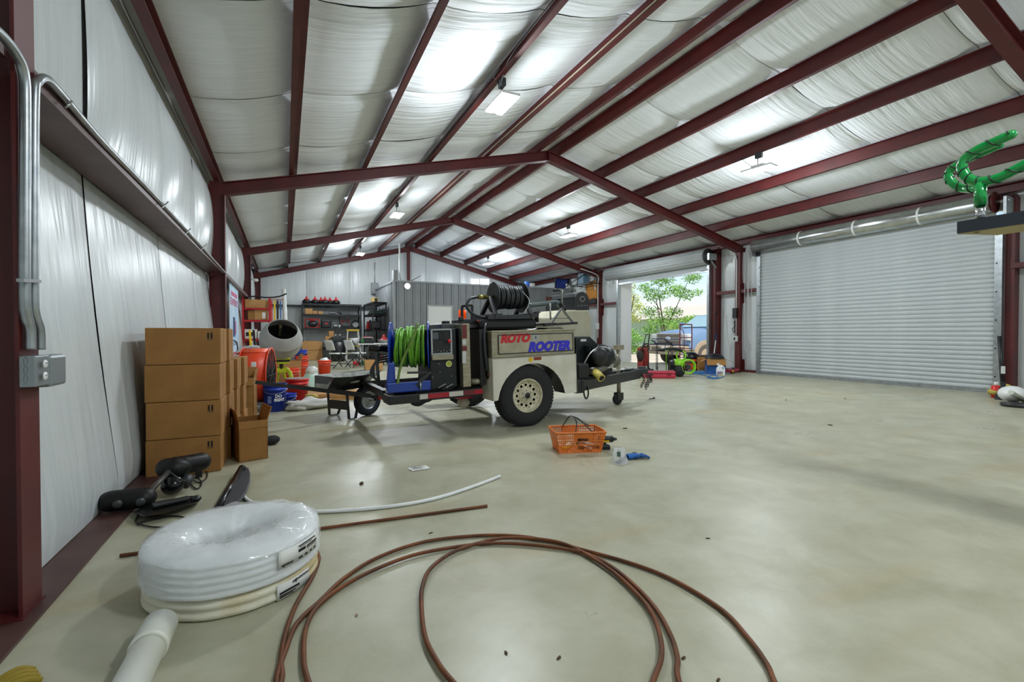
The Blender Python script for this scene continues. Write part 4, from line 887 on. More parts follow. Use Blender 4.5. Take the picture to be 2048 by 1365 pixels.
for k in range(3): cbox(-.89, 5.32, k*hh, .53-.008*(k % 2), .34, hh-.003, rnd.uniform(-1, 1), f'{["bottom", "middle", "top"][k]} cardboard box of the hindmost low stack by the wall')
def openbox(loc, w, d, h, rz, label, flaps, m=M_CARD, name='open_cardboard_box', group=None):
    o = thing(name, label, 'box', loc, rz, group); t = .006
    MB().box(0, 0, 0, w, d, t).box(0, 0, 0, w, t, h).box(0, d-t, 0, w, d, h).box(0, 0, 0, t, d, h).box(w-t, 0, 0, w, d, h).build('carton', m, o)
    for side, ang, L in flaps:
        b = MB()
        if side == 'f': b.box(0, -.003, 0, w, .003, L, TR(0, .003, h, rx=ang))
        if side == 'b': b.box(0, -.003, 0, w, .003, L, TR(0, d-.003, h, rx=-ang))
        if side == 'l': b.box(-.003, 0, 0, .003, d, L, TR(.003, 0, h, ry=-ang))
        if side == 'r': b.box(-.003, 0, 0, .003, d, L, TR(w-.003, 0, h, ry=ang))
        b.build('flap', m, o)
    return o
pL, pR = at(478, 926), at(536, 917)
ang = math.degrees(math.atan2(pR.y-pL.y, pR.x-pL.x)); ww = (pR-pL).length
openbox((pL.x, pL.y, 0), ww, .30, .33, ang, 'small open cardboard box with raised flaps standing alone on the floor', [('l', 14, .10), ('r', 18, .11), ('f', 172, .06)])
q_ = at(466, 838); openbox((q_.x+.03, q_.y+.02, 0), .20, .30, .50, -4, 'tall narrow open box between the box stacks and the orange fan', [('b', 12, .12), ('f', 165, .10), ('r', 10, .10)])
b_ = at(544, 890); bt = thing('rubber_boot', 'black rubber boot toe poking out behind the small open box', 'boot', (b_.x, b_.y, 0), 25)
MB().ball((0, 0, .045), (.075, .05, .045), 14).build('toe', M_RUB, bt); MB().tube([(-.05, 0, .04), (-.12, 0, .06), (-.15, 0, .16)], [.045, .05, .055], 12).build('shaft', M_RUB, bt)
# yellow gloves in the corner behind the near column
gy = at(-62, 1420); M_YGL = mat('mustard glove', '#8f7a18', .7); yg = thing('work_glove', 'crumpled yellow work glove at the foot of the near left column', 'glove', (gy.x, gy.y, 0), 30)
MB().ball((0, 0, .025), (.07, .05, .025), 14, jig=.5).build('palm', M_YGL, yg)
for k in range(4): MB().tube(spl([(.05, -.03+.02*k, .025), (.1, -.04+.026*k, .035), (.135, -.035+.025*k, .012)], 4), .011, 8).build('finger', M_YGL, yg)
MB().tube(spl([(0, .04, .02), (.03, .085, .03), (.06, .10, .012)], 4), .012, 8).build('thumb', M_YGL, yg)

# ------------------------------------------------------------------ conduit and outlets on the near column
CX = -.845
def cw_(u, v, dx=0.): return at(u, v, 'x', CX+dx)
ec = thing('conduit_run', 'bent grey conduit pair coming down the near left column', 'conduit', cw_(55, 700))
e_ = lambda u, v, dx=0.: cw_(u, v, dx)-ec.location
MB().tube(spl([e_(-60, 20), e_(-5, 62), e_(30, 105), e_(48, 150), e_(51, 230), e_(50, 420), e_(50, 590), e_(53, 630), e_(60, 660), e_(61, 700)], 6), .0165, 12).build('left_pipe', M_GALV, ec)
MB().tube(spl([e_(452, 548, -.03), e_(330, 415, -.03), e_(210, 290, -.03), e_(120, 185, -.02), e_(92, 157), e_(75, 164), e_(69, 195), e_(67, 420), e_(67, 590), e_(70, 630), e_(79, 660), e_(80, 700)], 6), .0160, 12).build('right_pipe', M_GALV, ec)
for v, (u0, u1) in ((561, (40, 76)),): MB().bar(e_(u0, v, .012), e_(u1, v+2, .012), .02, .012).build('strap', M_STEEL, ec)
for u, v in ((137, 207), (330, 408), (375, 462), (408, 492)): MB().tube(spl([e_(u-6, v+8, -.01), e_(u, v+2, .0), e_(u+6, v-4, -.01)], 4), .006, 6).build('clip', M_STEEL, ec)
jb = thing('junction_box', 'grey steel junction box with round knockouts on the near left column', 'electrical box', cw_(50, 741))
M_JB = mat('box zinc', '#8d9496', .4, .5)
def yz_plate(o, u0, v0, u1, v1, dx, th, name, m, bev=.004):
    a, b = cw_(u0, v0, dx)-o.location, cw_(u1, v1, dx)-o.location; return MB().box(a.x, a.y, b.z, a.x+th, b.y, a.z).build(name, m, o, bev=bev)
yz_plate(jb, 37, 713, 68, 770, -.015, .045, 'cover', M_JB)
for v in (723, 741, 759): c_ = cw_(51, v, .032)-jb.location; MB().lathe([(.013, 0), (.014, .001), (.015, 0)], 20, Matrix.Translation(c_) @ TR(ry=90)).build('knockout', M_DGREY, jb)
ob = thing('outlet_box', 'grey outlet box with a white duplex socket on the near left column', 'outlet', cw_(84, 740))
yz_plate(ob, 67, 711, 102, 769, -.015, .05, 'cover', M_JB, .012)
for v in (728, 752):
    c_ = cw_(90, v, .04)-ob.location; so = MB().lathe([(0, .004), (.013, .004), (.015, 0)], 18, Matrix.Translation(c_) @ TR(ry=90)).build('socket', M_WHITE, ob)
    for dy in (-.004, .004): MB().cbox(c_+Vector((.0045, dy, .002)), (.001, .0015, .006)).build('slot', M_INK, so)
sc_ = at(491, 545, 'x', -.85); sl = thing('security_light', 'small white security lamp on the left column of the frame past the banner', 'lamp', (-.845, 15.37, 2.62))
MB().cyl((-.02, 0, 0), (.06, -.05, .0), .02, n=10).build('arm', M_WHITE, sl); MB().ball((.11, -.1, -.02), (.07, .06, .05), 10).build('head', M_WHITE, sl)
# ------------------------------------------------------------------ steel clad office in the back right corner
OX, OY, OZ = 3.63, 17.5, 3.05
of = thing('office_block', 'grey ribbed steel office built into the back right corner', 'office', (OX, OY, 0))
M_RIB = mat('charcoal panel', '#85898b', .45, .2, '#7b7f81', 2.)
MB().box(.06, .06, 0, 11.5-OX, 21.5-OY, OZ-.03).build('core', mat('office core', '#6a6d6e', .7), of)
rp = []
for k in range(3):
    x = k*.305; rp += [(x, 0), (x+.10, 0), (x+.125, -.035), (x+.18, -.035), (x+.205, 0)]
rp += [(.914, 0), (.914, .004), (0, .004)]
first_p = None
dX0, dX1, dZ = at(857, 650, 'y', OY).x-OX, at(903, 650, 'y', OY).x-OX, 2.12
def panel(parent, M, w=.914, z0=0., z1=OZ):
    b = MB(); b.prism([(min(x, w), y) for x, y in rp], z0, z1, M); return b.build('wall_panel', M_RIB, parent)
x = 0.
while x < 11.5-OX-.05:
    w = min(.914, 11.5-OX-x)
    lo = dZ+.06 if (x+w > dX0-.02 and x < dX1+.02) else 0
    if lo:
        if x < dX0-.06: panel(of, TR(x, .04, 0), dX0-.06-x, 0, OZ)
        a = max(x, dX0-.06); e = min(x+w, dX1+.06)
        b = MB(); b.prism([(min(max(px, a-x), e-x), py) for px, py in rp], lo, OZ, TR(x, .04, 0)); b.build('wall_panel', M_RIB, of)
        if x+w > dX1+.06: b = MB(); b.prism([(max(px, dX1+.06-x), py) for px, py in rp], 0, OZ, TR(x, .04, 0)); b.build('wall_panel', M_RIB, of)
    else: panel(of, TR(x, .04, 0), w)
    x += .914
y = 0.
while y < 21.5-OY-.05:
    w = min(.914, 21.5-OY-y); panel(of, TR(.04, y+w, 0, rz=-90), w); y += .914
MB().box(-.01, -.01, OZ-.05, 11.5-OX, .06, OZ+.01).box(-.01, 0, OZ-.05, .06, 21.5-OY, OZ+.01).build('top_trim', mat('trim grey', '#8e9293', .4, .3), of)
MB().box(-.02, -.02, 0, .06, .06, OZ).build('corner_trim', mat('trim grey'), of)
od = MB().box(dX0, .0, .02, dX1, .04, dZ).build('office_door', mat('door white', '#e2e3e0', .45), of)
for (a, b, c, d) in ((.1, .2, .45, .85), (.55, .2, .9, .85), (.1, 1.05, .45, 1.9), (.55, 1.05, .9, 1.9)): w = dX1-dX0; MB().box(dX0+a*w, -.006, b, dX0+c*w, 0, d).build('door_panel', mat('door white'), od, bev=.004)
MB().ball((dX1-.08, -.04, 1.0), .03, 8).build('knob', M_STEEL, od)
MB().box(dX0-.06, -.01, 0, dX0, .05, dZ+.06).box(dX1, -.01, 0, dX1+.06, .05, dZ+.06).box(dX0, -.01, dZ, dX1, .05, dZ+.06).build('door_frame', mat('frame grey', '#a5a8a8', .5), of)
p = at(815, 572.5, 'y', OY-.02); lt = thing('round_light', 'small round white lamp on the grey office wall near its left corner', 'lamp', (p.x, OY, p.z))
MB().lathe([(0, .05), (.08, .04), (.11, 0)], 20, TR(0, 0, 0, rx=90)).build('lens', mat('lamp lens', '#ffffff', .3, emit='#ffffff', estr=.8), lt); MB().lathe([(.11, 0), (.125, 0), (.125, .02), (.11, .02)], 20, TR(0, 0, 0, rx=90)).build('rim', M_PALE, lt)
def item(name, label, cat, u, v, ax, val, group=None, rz=0): 
    p = at(u, v, ax, val); return thing(name, label, cat, p, rz, group)
# things standing on the office roof and fixed above it
def simple_box(name, label, cat, loc, w, d, h, m, rz=0, bev=.008, group=None):
    o = thing(name, label, cat, loc, rz, group); MB().box(-w/2, -d/2, 0, w/2, d/2, h).build('body', m, o, bev=bev); return o
o = simple_box('electrical_cabinet', 'grey electrical cabinet on the gable wall at the far end of the office', 'cabinet', (OX-.02, 21.44, 2.85), .3, .12, .5, M_GREYP); MB().box(-.13, -.07, .04, .13, -.06, .46).build('door', M_GREYP, o)
MB().cyl((0, 0, .5), (0, 0, 1.4), .012, n=6).build('conduit', M_GALV, o)
p = at(791, 562, 'y', OY+.3); o = simple_box('vent_cover', 'narrow grey metal cover standing on the office roof near its left corner', 'cover', (p.x, OY+.4, OZ), .16, .3, .42, M_GREYP); MB().box(.08, -.1, .05, .085, .1, .36).build('side_slot', M_BLK, o)
p = at(799, 487, 'y', OY+.5); tag(MB().tube(spl([(p.x, OY+.5, p.z), (p.x, OY+.5, 3.6), (p.x+.02, OY+.48, 3.25), (p.x+.07, OY+.42, 3.10), (p.x+.3, OY+.4, 3.09)], 5), .028, 8).build('drop_pipe', M_WHITE), 'white drop pipe running from the roof down to the office top', 'pipe')
a, b = Vector((at(817, 561, 'y', OY+.5).x, OY+.5, OZ+.005)), at(841, 552, 'y', OY+.7); tag(MB().cyl(a, b, .012, n=6).build('loose_rod', M_RED), 'thin rod sticking up from the office roof beside the white drop pipe', 'rod')
for k, (u0, u1) in enumerate(((943, 960), (962, 979.5))):
    a, b = at(u0, 557.5, 'y', 21.4), at(u1, 569, 'y', 21.4)
    w = D.objects.new(f'window_{k+1}', None); COL.objects.link(w); struct(w, 'bright daylight window in the gable wall above the office'); w.location = (a.x, 21.50, b.z-.05)
    W_, H_ = b.x-a.x, a.z-b.z+.05
    MB().box(0, 0, 0, W_, .02, H_).build('pane', mat('daylight pane', '#ffffff', .3, emit='#f4f8ff', estr=1.5), w)
    MB().box(-.03, -.02, -.03, W_+.03, .03, 0).box(-.03, -.02, H_, W_+.03, .03, H_+.03).box(-.03, -.02, 0, 0, .03, H_).box(W_, -.02, 0, W_+.03, .03, H_).build('window_frame', M_WHITE, w)
p = at(1063, 575, 'y', OY+.35); o = thing('water_jug', 'blue and white plastic jug standing on the office roof above the trailer reel', 'jug', (p.x, OY+.35, OZ))
MB().cyl((0, 0, 0), (0, 0, .2), .15, n=18).build('body', M_WHITE, o); MB().cyl((-.18, .05, 0), (-.18, .05, .27), .13, n=16).build('lid', mat('jug blue', '#3c6fc8', .4), o)
p = at(1112, 577, 'y', OY+.4); o = thing('television', 'black flat screen with a blue picture standing on the office roof', 'television', (at(1125, 575, 'y', OY+.4).x, OY+.4, OZ))
MB().box(-.38, 0, .03, .38, .06, .50).build('frame', M_BLK, o, bev=.008); MB().box(-.33, -.003, .07, .25, 0, .46).build('screen', mat('blue screen', '#16265e', .3, 0, '#0b0f1c', 5., emit='#1b3aa0', estr=.12), o); MB().box(-.15, -.05, 0, .15, .15, .03).build('foot', M_BLK, o)
for k in range(4):
    o = thing('spray_can', ['white can nearest the screen on the office roof', 'second white can along the office roof edge', 'third white can on the office roof edge', 'last white can by the sloping flashing on the office roof'][k], 'can', (at(1129+k*3.2, 575, 'y', OY+.3).x, OY+.12+.03*k, OZ), group='white cans on the office roof')
    MB().cyl((0, 0, 0), (0, 0, .24-.03*(k % 2)), .04, n=12).build('body', M_WHITE, o); MB().cyl((0, 0, .24-.03*(k % 2)), (0, 0, .29-.03*(k % 2)), .025, n=10).build('cap', M_BLK, o)
# cage, leather hide and case by the far column
p = at(1172, 567, 'x', 11.2); o = thing('wire_cage', 'black metal cage holding a small device beside the far right column', 'cage', (11.25, p.y+.25, p.z-.08))
a, b = at(1153, 549, 'x', 11.2)-o.location, at(1191, 567, 'x', 11.2)-o.location
fr_ = MB(); y0, y1, z0, z1 = a.y, b.y, b.z, a.z
for x in (-.35, .0):
    for (p0, p1) in (((y0, z0), (y1, z0)), ((y0, z1), (y1, z1)), ((y0, z0), (y0, z1)), ((y1, z0), (y1, z1)), ((y1, z1), (y0+.4, z0))): fr_.bar((x, p0[0], p0[1]), (x, p1[0], p1[1]), .03, .03)
for yy in (y0, y1):
    for zz in (z0, z1): fr_.bar((-.35, yy, zz), (.26, yy, zz), .03, .03)
fr_.build('frame', M_BLK, o); MB().box(-.3, min(y0, y1)+.5, z0+.02, -.02, min(y0, y1)+.9, z1-.05).build('device', mat('device blue', '#5b7f92', .3), o, bev=.02)
p = at(1180, 590, 'x', 11.3); o = thing('tan_board', 'orange tan sheet hanging behind the far right column', 'sheet', (11.50, p.y+.1, 2.50))
MB().grid(lambda u, v: (-.02+.03*wob(u*3, v*3, 1), -.45+.9*u, 0+.75*v), 10, 8).build('sheet', mat('tan hide', '#c98a3c', .8, 0, '#b5762c', 3.), o, norm=False, solid=.01); MB().box(-.06, -.3, .38, -.05, -.2, .64).build('paper_tag', M_PAPER, o)
o = simple_box('tool_case', 'black case sitting on the wall girt right of the office', 'case', (11.46, at(1184, 600, 'x', 11.4).y, 2.292), .15, .55, .2, M_BLK, bev=.03); MB().box(-.03, -.08, .2, .03, .08, .23).build('handle', M_BLK, o)

# ------------------------------------------------------------------ black shelving
def shelf_unit(name, label, loc, w, d, h, levels, rz, m=M_BLK, post=.05, beam=.075):
    o = thing(name, label, 'shelving', loc, rz)
    for x in (0, w-post):
        for y in (0, d-post): MB().box(x, y, 0, x+post, y+post, h).build('post', m, o)
    for z in levels: s_ = MB().box(0, 0, z-beam, w, d, z-beam+.02).box(0, -.004, z-beam, w, .02, z).box(0, d-.02, z-beam, w, d, z).build('shelf', m, o); MB().box(.01, .02, z-.02, w-.01, d-.02, z).build('board', mat('dark board', '#2a2a2a', .8), s_)
    return o
SY = 20.65
s1x = at(604, 650, 'y', SY).x; s1w = at(723, 650, 'y', SY).x-s1x
LV = [at(640, v, 'y', SY).z for v in (607.5, 628.5, 656.5)]
shelf_unit('shelving_rack', 'long black steel shelving rack against the gable wall', (s1x, SY, 0), s1w, .62, LV[0], [LV[0], LV[1], LV[2], .5], 0)
shelf_unit('shelving_rack', 'black shelving rack standing along the side of the grey office', (3.55, 18.35, 0), 2.2, .55, 2.29, [2.29, 1.85, 1.25, .6], 90)
def on(u, z, y=SY+.25): return (at(u, 650, 'y', y).x, y, z)
# drain cable drums with red cones on the top shelf
M_RCONE = mat('red cone', '#c03030', .4)
POS = ['leftmost', 'second', 'third', 'fourth', 'fifth', 'rightmost']
for k, (u, dy) in enumerate(((613, .2), (630, .25), (642, .47), (650, .15), (660, .46), (672, .2))):
    o = thing('cable_drum', f'{POS[k]} black drum with a red cone on top of the long black rack', 'drum', (at(u, 600, 'y', SY+dy).x, SY+dy, LV[0]), group='drums with red cones')
    MB().lathe([(0, 0), (.12, 0), (.165, .04), (.165, .10), (.11, .15), (0, .15)], 20).build('drum', M_BLK, o); MB().lathe([(.12, .15), (.10, .17), (.04, .22), (.02, .30), (0, .31)], 16).build('cone', M_RCONE, o)
def carton(label, u0, u1, z, h, y=SY+.1, m=M_CARDL, d=.3, name='carton', group='cartons on the black rack'):
    a, b = at(u0, 650, 'y', y), at(u1, 650, 'y', y); o = thing(name, label, 'box', ((a.x+b.x)/2, y+d/2, z), 0, group)
    w = b.x-a.x; MB().box(-w/2, -d/2, 0, w/2, d/2, h).build('body', m, o, bev=.005); MB().box(-w*.08, -d/2, h, w*.08, d/2, h+.001).build('tape', mat('tan tape'), o); return o
carton('largest carton on the upper shelf of the long rack', 610.5, 625.5, LV[1], .22); carton('low carton with a black label on the upper shelf', 626, 635, LV[1], .13); carton('small pale carton right of the labelled one on the upper shelf', 637, 646, LV[1], .12)
o = simple_box('radio', 'dark radio with knobs on the upper shelf of the long rack', 'radio', on(665, LV[1]), .26, .12, .13, M_DGREY)
for k in range(4): MB().cyl((-.09+.06*k, -.062, .07), (-.09+.06*k, -.07, .07), .018, n=10).build('knob', M_PALE, o)
tag(MB().tube(spl([on(674, LV[1]+.1), on(680, LV[1]+.08), on(684, LV[1]+.02)], 5), .03, 8).build('hose_piece', M_BLK), 'short black hose piece beside the radio on the upper shelf', 'hose')
# middle shelf
o = thing('portable_generator', 'red framed generator at the left of the middle shelf', 'generator', on(624, LV[2]))
f_ = MB()
for x in (-.26, .26):
    for yy in (-.15, .15): f_.cyl((x, yy, 0), (x, yy, .36), .014, n=8)
    f_.cyl((x, -.15, .36), (x, .15, .36), .014, n=8)
for yy in (-.15, .15): f_.cyl((-.26, yy, .36), (.26, yy, .36), .014, n=8).cyl((-.26, yy, .02), (.26, yy, .02), .014, n=8)
f_.build('frame', M_REDP, o); MB().ball((.03, 0, .17), (.2, .12, .13), 12).build('engine', M_DGREY, o); MB().box(-.1, -.1, .28, .12, .1, .345).build('fuel_tank', M_REDP, o, bev=.02)
o = simple_box('hard_case', 'black hard case with a red label on the middle shelf', 'case', on(652.5, LV[2]), .4, .25, .34, M_BLK, bev=.04); MB().box(-.06, -.127, .16, .06, -.125, .21).build('label_plate', M_REDP, o)
o = simple_box('charger', 'small black charger box on the middle shelf', 'charger', on(671, LV[2]), .2, .15, .16, M_BLK); MB().box(-.07, -.078, .08, .07, -.075, .13).build('display', M_PALE, o)
o = thing('drain_machine', 'red and black drain machine with upright bars on the middle shelf', 'drain machine', on(691, LV[2]))
MB().box(-.2, -.12, 0, .2, .12, .16).build('base', M_BLK, o, bev=.02)
b_ = MB()
for x in (-.16, .14): b_.cyl((x, 0, .1), (x*.9, 0, .42), .016, n=8)
b_.cyl((-.15, 0, .3), (.13, 0, .3), .014, n=8).build('red_frame', M_REDP, o); MB().tube(spl([(-.22, 0, .1), (-.24, 0, .5), (-.22, 0, .62)], 4), .02, 8).build('lever', M_BLK, o); MB().ball((-.24, -.05, .08), (.06, .05, .07), 8).build('motor', M_PALE, o)
o = thing('spare_pulley', 'dark pulley disc at the right end of the middle shelf', 'pulley', on(711, LV[2])); MB().lathe([(.13, -.04), (.17, -.03), (.17, .03), (.13, .04)], 24, TR(0, 0, .17, rx=90), loop=True).build('tyre', M_RUB, o); MB().lathe([(0, 0), (.13, .0)], 24, TR(0, 0, .17, rx=90)).build('disc', M_GREYP, o, norm=False)  # small spare wheel: rubber tyre around a grey disc
# right rack contents
def on2(u, z, x=3.1): p = at(u, 650, 'x', x); return (x+.1, p.y, z)
o = simple_box('jerry_can', 'red fuel can on the middle shelf of the side rack', 'can', (3.2, 20.0, 1.25), .28, .3, .33, M_REDP, bev=.03); MB().cyl((0, .08, .33), (0, .1, .39), .03, n=10).build('spout', M_BLK, o)
o = simple_box('tool_bag', 'dark tool bag on the middle shelf of the side rack nearest the office', 'bag', (3.2, 18.9, 1.25), .36, .6, .32, M_BLK, bev=.05); MB().tube([(0, -.15, .3), (0, -.1, .42), (0, .1, .42), (0, .15, .3)], .012, 6).build('handle', M_DGREY, o)
o = simple_box('folded_tarp', 'folded green tarp on the upper shelf of the side rack', 'tarp', (3.25, 19.2, 1.85), .4, 1.1, .09, mat('tarp green', '#2c4a42', .6), bev=.03); MB().box(-.2, -.5, .09, .2, .3, .12).build('fold', mat('tarp green'), o, bev=.01)
o = thing('gold_carton', 'small gold and black carton on top of the side rack', 'box', (3.25, 19.3, 2.29)); MB().box(-.12, -.15, 0, .12, .15, .22).build('body', mat('gold card', '#b79a5a', .5), o); MB().box(-.03, -.16, .03, .09, -.15, .2).build('dark_window', M_INK, o)
# floor things in front of the long rack
a, b = at(604, 722, 'y', 20.3), at(645, 722, 'y', 20.3); o = thing('flat_carton', 'big flat cardboard carton leaning on the front of the long rack', 'box', ((a.x+b.x)/2, 20.35, 0), rx=-6)
hh_ = at(620, 685, 'y', 20.3).z; w_ = b.x-a.x; MB().box(-w_/2, -.06, 0, w_/2, .06, hh_+.02).build('carton', M_CARDL, o, bev=.008); MB().box(-w_/2, -.062, hh_*.55, w_/2, -.06, hh_*.57).build('crease', mat('seam'), o)
carton('long low carton behind the big flat carton', 607, 636, .5, .28, SY+.15)
o = thing('bar_stand', 'small black round pedestal stand beside the flat carton', 'stand', (at(654, 720, 'y', 20.1).x+.12, 20.05, 0)); MB().cyl((0, 0, .02), (0, 0, .72), .03, n=10).lathe([(0, .0), (.22, .0), (.2, .03), (0, .03)], 20).build('post', M_STEEL, o); MB().lathe([(0, .72), (.24, .72), (.24, .75), (0, .75)], 20).build('top', M_BLK, o)
for k, (u, z, h) in enumerate(((650, .752, .22), (654, .975, .2))): 
    o = thing('carton', ['lower small carton on the round pedestal stand', 'upper small carton on the round pedestal stand'][k], 'box', (at(u, 650, 'y', 20.1).x+.14, 20.05, z), 8*k, 'cartons on the pedestal stand'); MB().box(-.14+.05*k, -.1, 0, .14-.05*k, .1, h).build('body', M_CARDL, o); MB().box(-.02, -.1, h, .02, .1, h+.001).build('tape', mat('tan tape'), o)
o = thing('air_compressor', 'dark machine with chrome domes on a black drum behind the folding chairs', 'compressor', (at(671, 720, 'y', 19.3).x+.1, 19.3, 0)); MB().cyl((0, 0, 0), (0, 0, .75), .27, n=20).build('drum', M_BLK, o); MB().box(-.24, -.2, .75, .24, .2, .95).build('pump', M_DGREY, o, bev=.03)
for x in (-.1, .06): MB().ball((x, -.1, 1.0), .06, 10).build('dome', M_CHROME, o)
for s in (-1, 1): MB().lathe([(.04, -.03), (.08, -.03), (.08, .03), (.04, .03)], 16, TR(s*.26, -.1, .84, rx=90)).build('wheel', M_RUB, o)
# step ladder
lx = at(706, 720, 'y', 18.2).x; o = thing('step_ladder', 'white step ladder with yellow top and steps behind the table', 'ladder', (lx, 18.2, 0)); hz = at(706, 661, 'y', 18.2).z
for s in (-1, 1): MB().bar((s*.26, -.28, 0), (s*.19, 0, hz), .04, .03).build('front_rail', M_WHITE, o); MB().bar((s*.24, .32, 0), (s*.17, .03, hz-.05), .03, .03).build('back_rail', M_WHITE, o)
MB().box(-.22, -.06, hz-.03, .22, .12, hz+.03).build('top_cap', M_YEL, o, bev=.01)
for k in range(3): z = hz*(.28+.22*k); MB().box(-.24+.02*k, -.30+.09*k, z, .24-.02*k, -.18+.09*k, z+.04).build('step', M_YEL, o)
# folding chairs
def chair(label, loc, rz):
    o = thing('folding_chair', label, 'chair', loc, rz, 'white folding chairs'); M_CF = mat('chair frame', '#3c4048', .4, .4)
    MB().box(-.21, -.21, .43, .21, .19, .465).build('seat', M_WHITE, o, bev=.015)
    MB().grid(lambda u, v: (-.22+.44*u, .24+.10*v+.03*math.sin(math.pi*u), .56+.30*v), 8, 5).build('backrest', M_WHITE, o, norm=False, solid=.022)
    for s in (-1, 1):
        MB().bar((s*.225, -.30, 0), (s*.225, .34, .86), .03, .02).build('leg', M_CF, o); MB().bar((s*.20, .30, 0), (s*.20, -.17, .44), .028, .02).build('leg', M_CF, o)
    MB().bar((-.2, .24, .09), (.2, .24, .09), .02, .02).bar((-.22, -.22, .11), (.22, -.22, .11), .02, .02).build('stretcher', M_CF, o); return o
chair('white folding chair nearest the orange bucket', (at(676, 736).x, at(676, 736).y, 0), 118)
chair('white folding chair nearest the tool table', (at(715, 735).x, at(715, 735).y+.1, 0), 118)
# table with tools
ty0 = 16.2; t0, t1 = at(716, 690, 'y', ty0).x, at(790, 690, 'y', ty0).x; tz = .74
o = thing('folding_table', 'white folding table crowded with tools behind the blue reel', 'table', (t0, ty0, 0)); tw = t1-t0
MB().box(0, 0, tz-.04, tw, .75, tz).build('tabletop', M_WHITE, o, bev=.01)
for x in (.12, tw-.12):
    for y in (.1, .65): MB().cyl((x, y, 0), (x, y, tz-.04), .016, n=8).build('leg', M_GREYP, o)
def ton(u, y=ty0+.25): return (at(u, 690, 'y', y).x, y, tz)
o = simple_box('tool_crate', 'black and green tool crate with red grips on the folding table', 'crate', ton(733), .42, .36, .2, M_BLK); MB().tube([(-.18, -.19, .12), (-.18, -.22, .2), (.18, -.22, .2), (.18, -.19, .12)], .014, 6).build('handle', M_PALE, o); MB().box(-.2, -.182, .02, -.12, -.18, .18).build('green_stripe', mat('tool green', '#2c7a32', .5), o)
for k in range(5): MB().ball((-.12+.06*k, -.1, .22), .025, 8).build('red_grip', M_REDP, o)
o = thing('wash_basin', 'grey tray with a red funnel at the end of the folding table', 'tray', ton(768, ty0+.2)); MB().lathe([(.12, 0), (.22, .12), (.24, .12), (.13, -.0)], 20).build('tray', M_GREYP, o); MB().lathe([(.17, .12), (.06, .2), (.03, .3), (0, .3)], 16).build('funnel', M_RCONE, o)
o = thing('plastic_roll', 'roll of white plastic sheet on the left end of the folding table', 'roll', ton(713, ty0+.4), 12); MB().cyl((-.22, 0, .09), (.16, 0, .09), .09, n=18).build('roll', M_WHITE, o); MB().cyl((-.225, 0, .09), (.165, 0, .09), .04, n=12).build('core', M_CARDL, o)
cols = [M_REDP, mat('tool green'), M_DGREY, M_BLK, mat('tool blue', '#2f5f9e', .5), M_PALE]
for k in range(6):
    u = 712+k*17; p = at(u, 722+2*(k % 3)); nm = ['red', 'green', 'grey', 'black', 'blue', 'pale'][k]
    o = thing('power_tool', f'{nm} power tool standing on the floor under the folding table', 'tool', (at(u, 700, 'y', ty0+.4).x, ty0+.4, 0), 30*k, 'tools under the table')
    MB().box(-.10, -.08, 0, .10, .08, .14).build('body', cols[k], o, bev=.03); MB().tube(spl([(-.08, 0, .13), (-.1, 0, .26), (.05, 0, .30), (.1, 0, .14)], 4), .018, 7).build('handle', M_BLK if k != 3 else M_REDP, o); MB().cyl((.1, 0, .07), (.2, 0, .07), .04, .03, n=12).build('nose', M_DGREY, o)
a = at(730, 742); openbox((a.x, a.y, 0), .5, .35, .30, -5, 'brown cardboard box on the floor behind the wheelbarrow tub', [('l', 60, .12), ('r', 70, .12)], M_CARDL)

# ------------------------------------------------------------------ left wall: banner, red rack, cement mixer, fan, buckets
o = thing('wall_banner', 'tall blue and white printed banner hanging on the left wall', 'banner', (-.93, 11.2, 0))
by0, by1 = at(460, 620, 'x', -.93).y-11.2, at(477, 620, 'x', -.93).y-11.2; bz0, bz1 = .25, 2.03
MB().box(-.012, by0, bz0, -.004, by1, bz1).build('cloth', mat('banner blue', '#a9cdea', .6, 0, '#d9e8f2', 1.3, stretch=(1, 1, 1)), o); MB().cyl((-.01, by0, bz1), (-.01, by1, bz1), .015, n=8).build('top_rail', M_PALE, o); MB().box(-.03, by0, .0, .05, by1, .1).build('foot', M_PALE, o)
FY = Matrix(((0, 0, 1, 0), (1, 0, 0, 0), (0, 1, 0, 0), (0, 0, 0, 1)))
M_PINK = mat('banner pink', '#d0336a', .6); M_NAVY = mat('banner navy', '#2c3f78', .6); bw = by1-by0; bc = (by0+by1)/2
text('EXPERTS', .1, TR(-.001, bc, 1.70) @ FY, M_PINK, o, fit=(bw*.85, .14)); text('ROTO', .1, TR(-.001, bc, .62) @ FY, mat('red lettering'), o, fit=(bw*.7, .13), bold=.004); text('ROOTER', .1, TR(-.001, bc, .45) @ FY, M_NAVY, o, fit=(bw*.85, .13), bold=.004)
for k_ in range(6): MB().box(-.004, bc-.62+.21*k_, 1.82, -.001, bc-.47+.21*k_, 1.9).build('print_mark', M_PINK, o)
MB().box(-.004, bc-.3, 1.0, -.001, bc+.1, 1.4).build('picture_dark', mat('banner navy'), o); MB().box(-.004, bc+.12, 1.05, -.001, bc+.3, 1.32).build('picture_red', M_PINK, o); MB().box(-.004, by0+.2, .82, -.001, by1-.2, .9).build('small_print', mat('print grey', '#8fa0b5', .6), o)
oc = at(453, 685, 'x', -1.0); o = thing('wall_outlet', 'grey wall outlet with a black plug between the boxes and the banner', 'outlet', (-1.0, oc.y, oc.z)); MB().box(-.05, -.06, -.1, .03, .06, .1).build('cover', M_GREYP, o, bev=.008); MB().tube(spl([(.03, 0, .02), (.12, .1, .03), (.16, .25, -.08), (.14, .4, -.4), (.16, .5, -.80)], 6), .012, 6).build('cord', M_BLK, o)
